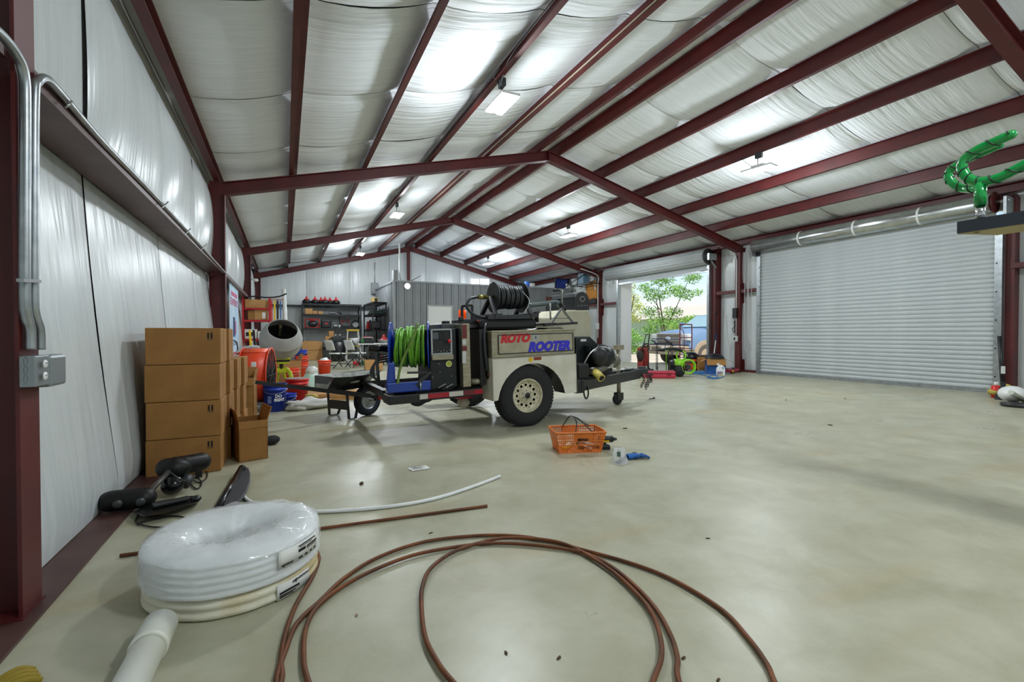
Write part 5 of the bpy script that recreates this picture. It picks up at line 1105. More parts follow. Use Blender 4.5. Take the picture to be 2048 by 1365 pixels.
# red rack
ry = 14.0; rx0, rx1 = at(484, 650, 'y', ry).x, at(541, 650, 'y', ry).x
ro = shelf_unit('storage_rack', 'red storage rack stacked with boxes beside the left wall', (rx0, ry, 0), rx1-rx0, .55, 2.02, [1.745, 1.43, .93, .35], 0, M_REDM, .045, .05)
RW = rx1-rx0
MB().bar((rx1-rx0-.03, .13, 1.99), (rx1-rx0+.32, .13, 1.99), .02, .02).build('side_rail', M_REDM, ro)
def rk(label, x0, x1, z, h, m, name='carton', cat='box', group='cartons on the red rack'):
    o = thing(name, label, cat, (rx0+x0*RW, ry+.05, z), 0, group); w = (x1-x0)*RW; MB().box(0, 0, 0, w, .4, h).build('body', m, o, bev=.005); MB().box(w*.42, 0, h, w*.58, .4, h+.001).build('tape', mat('tan tape'), o); return o
rk('long carton on the top shelf of the red rack', .10, .92, 1.747, .22, M_CARDL); a = rk('dull carton on the second shelf of the red rack', .2, .42, 1.432, .24, M_CARD); b = rk('carton with a white shipping label on the second shelf', .43, .9, 1.432, .26, M_CARDL); MB().box(.18, -.002, .04, .26, 0, .2).build('shipping_label', M_PAPER, b)
b = rk('white carton with dark pictures on the third shelf of the red rack', .08, .5, .932, .25, M_PAPER); MB().box(.03, -.002, .07, .2, 0, .17).build('picture', M_DGREY, b); MB().box(.20, -.002, .07, .24, 0, .17).build('red_band', M_REDP, b)
b = rk('white carton on the right of the third shelf of the red rack', .54, .86, .932, .2, M_PAPER); MB().box(.04, -.002, .05, .12, 0, .14).build('picture', M_INK, b)
rk('pale carton on the bottom shelf of the red rack', .1, .5, .352, .22, M_PAPER); rk('brown carton on the bottom shelf of the red rack', .54, .9, .352, .3, mat('old card', '#7a5a3a', .9))
tag(MB().tube(spl([(rx0+.05, ry+.2, 2.02), (rx0+.3, ry+.2, 2.06), (rx0+.55, ry+.25, 2.04), (rx0+.85, ry+.3, 2.08), (rx0+1.05, ry+.3, 2.17)], 6), .02, 7).build('cable_bundle', M_BLK), 'black cable whip lying over the top of the red rack', 'cable')
for k, (m, w, nm) in enumerate(((M_REDP, .03, 'red'), (M_YEL, .04, 'yellow'), (M_BLK, .05, 'black'), (mat('tool blue'), .03, 'blue'))):
    o = thing('levelling_tool', f'long {nm} tool hanging off the right end of the red rack', 'tool', (rx1+.03+.07*k, ry+.10, 1.37), 0, 'tools on the rack end'); MB().box(-w/2, -.02, 0, w/2, .02, .62).build('bar', m, o); MB().cyl((0, -.03, .6), (0, .03, .6), .02, n=8).build('hook', M_STEEL, o)
tag(MB().cyl((rx1+.42, ry+.5, 0), (rx1+.32, ry+1.1, 2.35), .055, n=14).build('tall_tube', M_WHITE), 'tall white pipe standing behind the cement mixer', 'pipe')
for k, (m, u) in enumerate(((M_YEL, 498), (M_BLK, 506))):
    p = at(u, 730, 'y', 13.2); o = thing('brace_pole', ['yellow pole leaning on the front of the red rack', 'black pole leaning on the front of the red rack'][k], 'pole', (p.x, 13.2, 0)); MB().bar((.12, -.5, .02), (-.02, .70, 1.15), .05, .03).build('shaft', m, o); MB().ball((.12, -.5, .03), .035, 8).build('tip', M_RUB, o)
# cement mixer
mx = at(563, 793); mo = thing('cement_mixer', 'grey drum cement mixer on a lime green stand', 'cement mixer', (mx.x, mx.y, 0), 0)
M_DRUM = mat('mixer grey', '#b3b5b2', .55, 0, '#a2a49f', 5.)
cen = Vector((0, 0, .95)); tilt = TR(0, 0, .95) @ Euler((R(48), 0, R(8))).to_matrix().to_4x4()
dr_ = MB().lathe([(0, -.33), (.14, -.32), (.25, -.25), (.315, -.12), (.335, .0), (.325, .07), (.33, .075), (.325, .09), (.29, .18), (.235, .27), (.225, .28), (.22, .27), (.28, .17), (.31, .05)], 40, tilt).build('drum', M_DRUM, mo)
MB().lathe([(0, -.28), (.2, -.24), (.30, -.08), (.31, .05)], 30, tilt).build('drum_inside', mat('drum inside', '#1b1812', .9), dr_)
for a in (0, 2.1, 4.2): MB().box(-.02, .18, -.1, .02, .30, .12, tilt @ Matrix.Rotation(a, 4, 'Z')).build('paddle', mat('paddle', '#5d5638', .8), dr_)
MB().box(-.14, -.11, .62, .14, .11, .66).box(-.12, -.1, .55, .12, .1, .59).build('cradle', M_LIME, mo, bev=.01); MB().box(-.13, -.105, .59, .13, .105, .62).build('tilt_plate', M_BLK, mo)
MB().cyl((0, 0, .44), (0, 0, .56), .03, n=12).build('post', M_BLK, mo)
for s in (-1, 1):
    MB().tube(spl([(0, 0, .47), (s*.10, -.02, .44), (s*.15, -.05, .32), (s*.2, -.16, .01)], 6), .022, 8, flat=1.6).build('leg', M_LIME, mo); MB().tube(spl([(0, 0, .46), (s*.04, .12, .38), (s*.1, .28, .01)], 6), .022, 8).build('leg', M_LIME, mo)
MB().box(-.10, -.03, .40, .10, .03, .47).build('yoke', M_LIME, mo, bev=.01)
# orange drum fan
fp_ = at(512, 820); fo = thing('drum_fan', 'large orange drum fan on a grey wheeled base beside the boxes', 'fan', (fp_.x+.02, fp_.y+.1, 0), -9)
MF = TR(0, 0, .47) @ TR(ry=90)
MB().lathe([(.36, -.17), (.375, -.17), (.375, .17), (.36, .17)], 44, MF, loop=True).build('shroud', mat('fan orange', '#e0431c', .42), fo)
for zz in (-.175, .165): MB().lathe([(.36, zz), (.395, zz), (.395, zz+.012), (.36, zz+.012)], 44, MF, loop=True).build('rim_band', mat('fan orange'), fo)
MB().lathe([(.377, -.165), (.383, -.165), (.383, .165), (.377, .165)], 24, MF @ Matrix.Rotation(R(130), 4, 'Z'), arc=R(80)).build('top_plate', mat('fan orange light', '#ef5a30', .42), fo)
gr_ = MB()
for k in range(9): r = .04+.037*k; gr_.tube([MF @ Vector((r*math.cos(t), r*math.sin(t), .172)) for t in (2*math.pi*i/28 for i in range(28))], .004, 5, closed=True)
for k in range(6): t = math.pi*k/6; gr_.cyl(MF @ Vector((.36*math.cos(t), .36*math.sin(t), .176)), MF @ Vector((-.36*math.cos(t), -.36*math.sin(t), .176)), .005, n=5)
gr_.build('grille', M_BLK, fo); MB().lathe([(0, 0), (.3, 0)], 24, MF).build('blade_disc', M_BLK, fo, norm=False); MB().cyl(MF @ Vector((0, 0, -.1)), MF @ Vector((0, 0, .1)), .09, n=16).build('motor', M_DGREY, fo)
MB().box(-.16, -.28, .08, .14, .28, .12).build('base', M_GREYP, fo)
for y in (-.24, .2): MB().box(-.17, y, 0, -.10, y+.08, .09).build('foot', M_GREYP, fo); MB().box(.08, y, 0, .15, y+.08, .09).build('foot', M_GREYP, fo)
MB().box(0, -.385, .52, .06, -.374, .68, TR(0, 0, 0)).build('sticker', M_PAPER, fo)
MB().tube([(-.19, .08, .80), (-.24, .08, .78), (-.24, -.08, .78), (-.19, -.08, .80)], .012, 6).build('carry_handle', mat('fan orange'), fo)
# buckets
def bucket(label, loc, m, r=.15, h=.37, rz=0, marks=None, tilt=0, group='five gallon buckets'):
    o = thing('bucket', label, 'bucket', loc, rz, group); t = TR(rx=tilt)
    MB().lathe([(0, .004), (r*.86, .0), (r*.97, h*.78), (r*1.03, h*.78), (r*1.03, h*.82), (r*.98, h*.83), (r, h*.93), (r*1.05, h*.93), (r*1.05, h), (r*.97, h), (r*.95, h*.8), (r*.83, .02), (0, .02)], 32, t).build('pail', m, o)
    MB().tube([t @ Vector((r*1.04*math.cos(a), r*1.04*math.sin(a)-.02*abs(math.sin(a)), h*.80-.05*math.sin(a)**2)) for a in (math.pi+math.pi*k/12 for k in range(13))], .004, 5).build('bail', M_STEEL, o)
    return o
def btext(o, s, ang, z, w, h, r, m, **k):
    M = Matrix.Translation((r*math.cos(ang), r*math.sin(ang), z)) @ Matrix.Rotation(ang+math.pi/2, 4, 'Z') @ Matrix.Rotation(math.pi/2, 4, 'X'); text(s, .05, M, m, o, fit=(w, h), **k)
p = at(550, 822); bb = bucket('blue bucket with white lettering in front of the orange fan', (p.x, p.y, 0), M_BLUEP)
ca = math.atan2(-p.y, -p.x)
btext(bb, 'DO', ca+.30, .215, .085, .042, .153, M_WHITE, bold=.002); btext(bb, 'RIGHT', ca+.36, .165, .13, .042, .153, M_WHITE, bold=.002)
for z, h in ((.20, .03), (.15, .06), (.04, .02)): a = ca-.45; MB().cbox((0, 0, 0), (.05, h, .001), Matrix.Translation((.149*math.cos(a), .149*math.sin(a), z)) @ Matrix.Rotation(a+math.pi/2, 4, 'Z') @ Matrix.Rotation(math.pi/2, 4, 'X')).build('print_block', mat('faded print', '#7f95d8', .5), bb)
p = at(594, 806); rb_ = bucket('red bucket behind the wheelbarrow handle', (p.x, p.y, 0), M_REDP, .165, .37); MB().cyl((0, 0, .365), (0, 0, .38), .16, n=24).build('lid', mat('grey lid', '#9a8f88', .6), rb_)
p = at(583, 775); bucket('orange bucket just behind the lime green mixer leg', (p.x, p.y, 0), M_ORG, .15, .38)
p = at(603, 757); bucket('lower orange bucket of the pair under the blue pail', (p.x, p.y, 0), M_ORG, .15, .38); bucket('upper orange bucket nested in the lower one', (p.x, p.y, .16), M_ORG, .155, .38); bucket('blue pail on top of the nested orange buckets', (p.x-.02, p.y, .35), M_BLUEP, .15, .33)
p = at(649, 750); ob_ = bucket('orange bucket full of white plastic standing alone before the chairs', (p.x, p.y, 0), M_ORG, .16, .38); MB().ball((0, 0, .36), (.13, .13, .08), 12, jig=.4).build('plastic_fill', M_WHITE, ob_)
p = at(578, 815); bucket('small blue pail half hidden beside the white sack', (p.x, p.y, 0), M_BLUEP, .10, .2)
a = at(578, 790); openbox((a.x-.25, a.y+1.6, 0), .5, .4, .5, 8, 'brown carton standing between the mixer and the buckets', [('r', 20, .15)], M_CARDL)
# sack, bags, chute pieces
p = at(605, 818); o = thing('white_sack', 'limp white sack lying on the floor in front of the red bucket', 'sack', (p.x+.1, p.y-.05, 0), 15)
MB().ball((0, 0, .07), (.30, .16, .08), 22, jig=.5, seed=4).build('sack', mat('dirty white', '#d9d8d2', .7), o); MB().ball((-.18, -.05, .06), (.13, .1, .07), 14, jig=.4, seed=2).build('neck', mat('dirty white'), o)
o = thing('rope_heap', 'heap of yellow rope lying on the white sack', 'rope', (p.x+.12, p.y+.10, .135)); MB().tube(spl([(.09*math.cos(t*1.9)*(1-.03*t), .07*math.sin(t*1.9), .012+.006*t % .04) for t in range(14)], 5), .011, 6).build('rope', mat('straw rope', '#c9b460', .8), o)
p = at(622, 790); o = thing('mint_bag', 'mint and white plastic bag stuffed beside the wheelbarrow tub', 'bag', (p.x, p.y+.2, 0)); MB().ball((0, 0, .2), (.14, .14, .2), 16, jig=.35, seed=1).build('bag', mat('mint plastic', '#b9e3d4', .45, 0, '#e9eeea', 5.), o); MB().ball((.02, 0, .4), (.1, .1, .08), 12, jig=.5, seed=7).build('top', M_WHITE, o)
p = at(640, 775); o = thing('white_sheet_box', 'plain white box standing behind the wheelbarrow legs', 'box', (p.x-.1, p.y-.6, 0)); MB().box(-.13, -.1, 0, .13, .1, .24).build('body', M_WHITE, o, bev=.01); MB().box(-.12, -.102, .2, .12, -.1, .22).build('edge_print', M_PALE, o)
p = at(560, 770); o = thing('chute_piece', 'white plastic trough leaning behind the mixer stand', 'trough', (p.x-.3, p.y+.5, 0)); MB().bar((-.25, .1, .5), (.28, -.1, .04), .12, .03).build('trough', M_WHITE, o); MB().bar((-.25, .16, .53), (.28, -.04, .07), .01, .06).build('lip', M_WHITE, o)
p = at(525, 700, 'y', 9.4); o = thing('plastic_tub', 'upturned white plastic tub behind the orange fan', 'tub', (p.x-.15, 9.5, 0)); MB().lathe([(.32, 0), (.3, .6), (.22, .82), (0, .86)], 24).build('tub', M_WHITE, o); MB().lathe([(.32, 0), (.35, 0), (.35, .03), (.32, .03)], 24).build('rim', M_WHITE, o)
p = at(612, 745); o = thing('bag_of_parts', 'clear bag with a blue label on the floor left of the orange bucket', 'bag', (p.x-.12, p.y-1.3, 0)); MB().ball((0, 0, .12), (.2, .16, .13), 14, jig=.5, seed=9).build('bag', mat('milky film', '#dfe3e4', .3), o); MB().box(-.08, -.18, .16, .14, -.165, .24, TR(ry=15)).build('blue_label', mat('label blue', '#2c5f9e', .5), o)
p = at(650, 800); o = thing('flat_carton', 'flat brown carton lying on the floor behind the wheelbarrow', 'box', (p.x+.35, p.y+.15, 0), -8); MB().box(-.75, -.3, 0, .75, .3, .10).build('carton', M_CARDL, o, bev=.006); MB().box(-.75, -.302, .045, .75, -.3, .05).build('seam_line', mat('seam'), o)
# ------------------------------------------------------------------ wheelbarrow (local x from handles to nose)
BO = Vector((.026, 5.546, 0)); BA = 30.0; BMI = (Matrix.Translation(BO) @ TR(rz=BA)).inverted()
def bp(u, v, w):
    o = BMI @ Vector((0, 0, CAMH)); r = BMI.to_3x3() @ ray(u, v); return o+r*((w-o.y)/r.y)
wbw = thing('wheelbarrow', 'black steel wheelbarrow with white lettering standing left of the trailer', 'wheelbarrow', BO, BA)
h0, h1 = bp(575, 772, 0), bp(756, 795.5, 0)
for w in (0, .56):
    ww_ = .14 if w == 0 else -.14
    w1_ = 0 if w == 0 else .30; w = 0 if w == 0 else .66
    MB().bar((h0.x, w, h0.z), (h1.x, w1_, h1.z), .032, .042).build('handle_rail', M_BLK, wbw); MB().cbox((h1.x+.02, w1_, h1.z-.004), (.05, .036, .046)).build('red_tip', M_REDP, wbw)
# tub: near rim from pixels, mirrored to the far side
L1, L2 = bp(660, 774, .1), bp(735, 776, .1)
T_ = [bp(668, 757, .05), bp(700, 756, -.03), bp(742, 749, .0), bp(764, 741, .15), bp(762, 738.5, .36)]
b0 = bp(627, 753, .52); zr = sum(p.z for p in T_[:3])/3
top = [(T_[0].x, .05, zr), (T_[1].x, -.03, zr), (T_[2].x, .0, zr+.01), (T_[3].x, .15, zr+.03), (T_[3].x, .38, zr+.03), (T_[2].x, .56, zr+.01), (T_[1].x, .60, zr), (b0.x+.04, .56, zr), (b0.x, .48, zr), (b0.x, .16, zr)]
A1 = Vector((b0.x, .0, zr)); A3 = Vector((T_[3].x-.1, 0, zr))
cb = Vector(((L1.x+L2.x)/2, .285, 0)); zb0 = min(L1.z, L2.z)
bot = []
for x, y, z in top: bot.append((L1.x+(x-A1.x)/(A3.x+.1-A1.x)*(L2.x-L1.x), .285+(y-.285)*.62, zb0))
n = len(top); lip = [(x+(x-cb.x)*.02, y+(y-.285)*.03, z+.004) for x, y, z in top]
inn = [(x*.985+cb.x*.015, y*.985+.285*.015, z-.002) for x, y, z in top]; inb = [(x, y, z+.01) for x, y, z in bot]
tb2 = MB().add(bot+top+lip, [tuple(range(n))[::-1]]+[(k, (k+1) % n, n+(k+1) % n, n+k) for k in range(n)]+[(n+k, n+(k+1) % n, 2*n+(k+1) % n, 2*n+k) for k in range(n)]).build('tub', mat('gloss black tub', '#131514', .3, 0, '#1d1f1e', 8.), wbw, norm=False)
MB().add(inb+inn, [tuple(range(n))]+[(n+k, n+(k+1) % n, (k+1) % n, k) for k in range(n)]).build('tub_inside', mat('dusty tub', '#a3a59e', .6, 0, '#7a7c77', 10.), wbw, norm=False)
# lettering on the near side
a = bp(729, 768, .0); nd = bp(752, 764, .0); 
i0, i1 = 1, 2; P0, P1, Q0 = Vector(top[1]), Vector(top[2]), Vector(bot[1]); xa = (P1-P0).normalized(); nn = xa.cross(P0-Q0).normalized(); nn = nn if nn.y < 0 else -nn; ya = nn.cross(xa)
fx_ = Matrix((( xa.x, ya.x, nn.x, 0), (xa.y, ya.y, nn.y, 0), (xa.z, ya.z, nn.z, 0), (0, 0, 0, 1)))
B1_, B2_ = Vector(bot[1]), Vector(bot[2]); nn = (P1-P0).cross(B1_.lerp(B2_, .5)-P0.lerp(P1, .5)).normalized(); nn = nn if nn.y < 0 else -nn; ya = nn.cross(xa)
fx_ = Matrix(((xa.x, ya.x, nn.x, 0), (xa.y, ya.y, nn.y, 0), (xa.z, ya.z, nn.z, 0), (0, 0, 0, 1)))
mid = P0.lerp(P1, .45).lerp(B1_.lerp(B2_, .45), .38)+nn*.012
text('HUSKY', .05, Matrix.Translation(mid+xa*.03) @ fx_, M_WHITE, tb2, fit=(.11, .03), shear=.3, bold=.002); MB().add([mid-xa*.035+xa*x+ya*y for x, y in ((-.028, 0), (-.008, .006), (0, .018), (.004, .0), (-.01, -.014))], [(0, 1, 2, 3, 4)]).build('dog_mark', M_WHITE, tb2, norm=False)
# legs: flat steel U shapes
for w, us in ((.06, ((694, 788), (698, 834), (711, 831), (719, 795))), (.50, ((656, 786), (659, 831), (676, 828), (684, 806)))):
    pts = [bp(u, v, w) for u, v in us]; zmin = min(p.z for p in pts); b = MB()
    for p in pts[1:3]: p.z = .012
    for k in range(3): b.bar(pts[k], pts[k+1], .045, .008)
    b.build('leg', M_BLK, wbw)
l1, l2 = bp(696, 812, .06), bp(657, 808, .50); MB().bar(l1, l2, .008, .11).build('leg_brace', M_BLK, wbw)
wc = bp(735, 799, .15); wr_ = .20; wz = wr_
MW = TR(wc.x, .15, wz, rx=90)
ty_ = MB().lathe([(.115, -.03), (.14, -.045), (.18, -.045), (wr_, -.02), (wr_, .02), (.18, .045), (.14, .045), (.115, .03)], 32, MW).build('tyre', mat('navy rubber', '#1c2233', .7), wbw)
MB().lathe([(.118, .03), (.11, .02), (.05, .01), (.03, .04), (0, .04)], 28, MW).build('rim', mat('zinc rim', '#9fa3a4', .35, .6), ty_)
MB().lathe([(.118, -.03), (.11, -.02), (.05, -.01), (.03, -.04), (0, -.04)], 28, MW).build('rim', mat('zinc rim'), ty_)
MB().cyl((wc.x, -.0, wz), (wc.x, .33, wz), .012, n=8).build('axle', M_STEEL, wbw)
for w in (.0, .32): MB().bar((wc.x, w, wz), (wc.x, w, h0.z+(h1.z-h0.z)*(wc.x-h0.x)/(h1.x-h0.x)), .03, .02).build('axle_bracket', M_BLK, wbw)
for w in (.06, .50): MB().bar((L1.x+.08, w, h0.z+(h1.z-h0.z)*(L1.x+.08-h0.x)/(h1.x-h0.x)+.02), (L2.x, w, h0.z+(h1.z-h0.z)*(L2.x-h0.x)/(h1.x-h0.x)+.02), .05, .03).build('riser', M_DGREY, wbw)
# ------------------------------------------------------------------ things by the open door
def LZ(o): return lambda u, v, ax='z', val=0.: at(u, v, ax, val)-o.location
# upright red drain machine
p = at(1284, 753); dm = thing('upright_drain_machine', 'upright red drain cleaning machine with coiled hoses behind the trailer hitch', 'drain machine', p, 24)
MB().box(-.22, -.14, .03, .2, .14, .16).build('base', mat('dirty black', '#2a2422', .8), dm, bev=.02)
MB().prism([(-.14, .14), (.10, .14), (.16, .72), (-.16, .72)], -.07, .07, XZ).build('red_body', mat('faded red', '#a63c36', .55, 0, '#8a2c28', 6.), dm, bev=.03)
MB().tube([(-.14, -.08, .62), (-.16, -.1, .75), (-.05, -.12, 1.04), (.17, -.12, 1.05), (.12, -.1, .75), (.14, -.08, .62)], .014, 8).build('handle', M_BLK, dm)
for k in range(6): MB().tube([(.2*math.cos(t)*(1-.05*k), -.1+.03*k, .72-.10*k*.3+.10*math.sin(t)) for t in (2*math.pi*i/18 for i in range(18))], .014, 6, closed=True).build('coiled_hose', mat('red hose', '#8e2f2a', .6) if k % 2 else M_BLK, dm)
for k in range(4): MB().tube(spl([(-.1+.06*k, -.1, .68), (-.08+.05*k, -.13, .45), (-.06+.04*k, -.10, .26)], 5), .012, 6).build('hanging_hose', mat('red hose'), dm)
MB().ball((-.18, -.03, .52), (.09, .09, .14), 12, jig=.3).build('motor', mat('dirty black'), dm)
MB().tube(spl([(.2, -.05, .75), (.28, -.05, .55), (.26, -.05, .1)], 5), .012, 7).build('pressure_line', M_BLK, dm)
for y in (-.16, .16): MB().lathe([(.02, -.025), (.09, -.025), (.09, .025), (.02, .025)], 18, TR(.22, y, .09, rx=90)).build('wheel', M_RUB, dm)
MB().tube(spl([(.33, 0, .0), (.36, 0, .1), (.34, 0, .36)], 4), .008, 6).build('stand_rod', M_BLK, dm); MB().lathe([(.12, 0), (.12, .1), (.03, .2), (.015, .36), (0, .36)], 14, TR(.36, 0, 0)).build('float_weight', mat('dirty black'), dm)
# red tool case
p = at(1324, 757); o = thing('tool_case', 'flat red plastic tool case lying in front of the green pressure washer', 'case', (p.x, p.y+.1, 0), -30); M_CASE = mat('case red', '#b3283f', .45)
MB().box(-.36, -.15, 0, .36, .15, .10).build('lower_shell', M_CASE, o, bev=.025); MB().box(-.36, -.15, .10, .36, .15, .17).build('lid', M_CASE, o, bev=.025)
for x in (-.2, .2): MB().box(x-.04, -.158, .07, x+.04, -.15, .13).build('latch', mat('dark red', '#7d1828', .5), o)
# green pressure washer
p = at(1357, 753); pw = thing('pressure_washer', 'lime green and black electric pressure washer on two wheels', 'pressure washer', p, -32); M_LG = mat('washer green', '#86c81e', .4)
for y in (-.16, .16): MB().lathe([(.02, -.03), (.13, -.03), (.14, 0), (.13, .03), (.02, .03)], 24, TR(-.02 if y < 0 else .06, y, .14, rx=90)).build('wheel', M_RUB, pw)
MB().cyl((-.22, 0, .28), (.1, 0, .28), .13, n=20).build('motor_housing', M_BLK, pw); MB().cyl((-.12, 0, .30), (.12, 0, .30), .133, n=20).build('green_cover', M_LG, pw)
ring = [(.20+.16*math.cos(t), -.17, .25+.17*math.sin(t)) for t in (2*math.pi*i/20 for i in range(20))]; MB().tube(ring, .022, 8, closed=True).build('reel_ring', M_LG, pw)
MB().tube([(x, -.05, z) for x, y, z in ring], .018, 8, closed=True).build('reel_ring', M_LG, pw); MB().cyl((.20, -.17, .25), (.20, 0, .25), .06, n=14).build('reel_drum', M_DGREY, pw)
for s in (-1, 1): MB().tube([(-.27, s*.13, .1), (-.27, s*.13, .62), (-.22, s*.13, .66)], .013, 8).build('handle_upright', M_LG if s > 0 else M_BLK, pw)
MB().tube(spl([(-.42, -.13, .66), (-.25, -.13, .69), (.0, -.05, .66), (.16, .1, .6)], 5), .035, 8).build('spray_gun', M_BLK, pw); MB().ball((-.45, -.13, .66), (.09, .06, .04), 10).build('gun_head', M_BLK, pw); MB().cyl((-.36, -.13, .68), (-.35, -.13, .82), .009, n=6).build('trigger_rod', M_BLK, pw)
MB().tube([(.06+.11*math.cos(t), .0, .52+.12*math.sin(t)) for t in (2*math.pi*i/18 for i in range(18))], .02, 8, closed=True).build('hose_coil', M_LG, pw)
MB().cyl((-.27, -.13, .1), (-.27, .13, .1), .012, n=8).build('foot_bar', M_BLK, pw)
# orange shop vacuum with black hose
p = at(1382, 742); vc = thing('shop_vacuum', 'orange shop vacuum with black top and hose behind the pressure washer', 'vacuum', p, -35)
MB().lathe([(0, .05), (.18, .05), (.20, .2), (.21, .34), (.2, .36)], 24).build('tank', mat('vacuum orange', '#e2601c', .45), vc); MB().lathe([(.21, .34), (.22, .36), (.2, .46), (.12, .53), (0, .55)], 24).build('motor_head', M_BLKG, vc)
MB().lathe([(.205, .22), (.215, .22), (.215, .28), (.205, .28)], 24, loop=True).build('band', M_DGREY, vc)
hp = spl([(.18, -.1, .42), (.34, -.12, .42), (.5, -.12, .33), (.52, -.13, .24), (.42, -.14, .20), (.24, -.15, .22)], 10); MB().tube(hp, [.036 if k % 2 else .029 for k in range(len(hp))], 10).build('ribbed_hose', M_BLK, vc)
for x, y in ((-.14, -.12), (.14, -.12), (-.14, .12), (.14, .12)): MB().ball((x, y, .035), .035, 8).build('caster', M_BLK, vc)
# hand truck
p = at(1370, 742); ht_ = thing('hand_truck', 'tall red and black hand truck standing in the doorway', 'hand truck', (p.x+.55, p.y+.5, 0), -35); zt_ = 1.34
MB().tube(spl([(-.17, 0, .18), (-.17, 0, zt_-.1), (-.13, 0, zt_), (.13, 0, zt_), (.17, 0, zt_-.1), (.17, 0, .18)], 5), .016, 8).build('frame', mat('truck maroon', '#7d2230', .45), ht_)
for z in (.35, .55, .62, .95): MB().cyl((-.17, 0, z), (.17, 0, z), .013, n=8).build('cross_bar', mat('truck maroon'), ht_)
MB().tube(spl([(-.17, 0, 1.22), (-.06, 0, 1.1), (-.05, 0, .55)], 4), .011, 7).build('centre_strut', mat('truck maroon'), ht_)
MB().box(-.22, -.26, .02, .22, 0, .03).build('toe_plate', M_BLK, ht_)
for x in (-.2, .2): MB().lathe([(.02, -.03), (.12, -.03), (.125, 0), (.12, .03), (.02, .03)], 20, TR(x, .10, .125, ry=90)).build('wheel', M_RUB, ht_)
sa = thing('folding_sawhorse', 'black folding work stand in front of the hand truck', 'stand', (p.x-.4, p.y+.45, 0), -35); b = MB()
for (x0, z0, x1, z1) in ((-.32, .88, -.18, .78), (-.22, .78, .26, .80), (-.16, .78, -.16, .1), (.05, .92, .3, .70), (-.3, .92, .05, .92), (.24, .8, .30, .1)): b.bar((x0, 0, z0), (x1, 0, z1), .018, .018).bar((x0, .22, z0), (x1, .22, z1), .018, .018)
b.build('tube_frame', M_BLK, sa); MB().box(-.2, 0, .77, .24, .22, .785).build('shelf', M_DGREY, sa)
for x in (-.16, .30):
    for y in (0, .22): MB().cyl((x, y, 0), (x, y, .1), .014, n=8).build('rubber_foot', M_RUB, sa)
# boxes, jug, blue hose
a = at(1397, 745); o = openbox((a.x, a.y, 0), .22, .25, .34, -40, 'plain narrow cardboard box beside the orange vacuum', [('b', 20, .08)])
a = at(1413, 749); ob2 = openbox((a.x, a.y, 0), .46, .38, .40, -42, 'open cardboard box with blue printed sides and spread flaps by the door', [('f', 140, .20), ('r', 110, .22), ('l', 120, .15)], mat('blue printed card', '#2066b8', .5, 0, '#174f96', 6.))
for c in ob2.children:
    if c.name.startswith('flap'): c.data.materials[0] = M_CARD
o = thing('black_lid', 'black plastic lid resting on the open blue box', 'lid', (a.x+.30, a.y+.0, .402), -42); MB().lathe([(0, .12), (.15, .12), (.24, .02), (.25, 0)], 6).build('lid', M_BLK, o, solid=.01); MB().box(-.05, -.02, .12, .05, .02, .14).build('grip', M_BLK, o)
p = at(1441, 752); jg = thing('white_jug', 'white plastic jug with a purple label standing before the blue box', 'jug', p, -44); M_JW = mat('jug white', '#e9ecee', .35)
MB().prism([(-.10, 0), (.10, 0), (.105, .16), (.08, .24), (.03, .27), (-.04, .27), (-.10, .18)], -.055, .055, XZ).build('bottle', M_JW, jg, bev=.02); MB().cyl((-.05, 0, .26), (-.06, 0, .31), .028, n=12).build('cap', M_WHITE, jg); MB().box(-.085, -.058, .02, .05, -.055, .11).build('purple_label', mat('purple label', '#6a5fb0', .5, 0, '#c9b75a', 8.), jg); MB().prism([(.045, .17), (.065, .17), (.06, .225), (.035, .23)], -.0565, .0565, XZ).build('grip_hole', mat('jug grip', '#3a4a6a', .5), jg)
p = at(1400, 752); hs = thing('blue_hose', 'blue air hose heaped on the floor below the blue box', 'hose', p); g3 = lambda u, v, z=.012: at(u, v, 'z', z)-hs.location; M_BH = mat('hose blue', '#2f7cc0', .4)
pts = []
for k in range(34): t = k*.75; pts.append(g3(1394, 748)+Vector((.17*math.cos(t)*(1-.008*k), .24*math.sin(t)*(1-.012*k), .004*k % .07)))
MB().tube(spl(pts, 4), .011, 6).build('heaped_coil', M_BH, hs); MB().tube(spl([g3(1398, 748), g3(1412, 752), g3(1425, 756), g3(1436, 755), g3(1432, 751), g3(1420, 752), g3(1416, 756), g3(1428, 758), g3(1440, 756), g3(1447, 753.5)], 6), .011, 6).build('loose_end', M_BH, hs)
p = at(1465, 746); o = thing('floor_jack', 'low red floor jack at the foot of the right column', 'jack', (p.x, p.y, 0), 20); MB().box(-.34, -.1, .03, .28, .1, .10).build('chassis', M_CASE, o, bev=.02); MB().cyl((.05, 0, .09), (.05, 0, .14), .05, n=14).build('saddle', M_DGREY, o); MB().ball((-.28, -.1, .06), .035, 8).build('yellow_end', M_YEL, o)
for x in (-.25, .22):
    for y in (-.11, .11): MB().lathe([(0, -.02), (.035, -.02), (.035, .02), (0, .02)], 12, TR(x, y, .036, rx=90)).build('wheel', M_BLK, o)
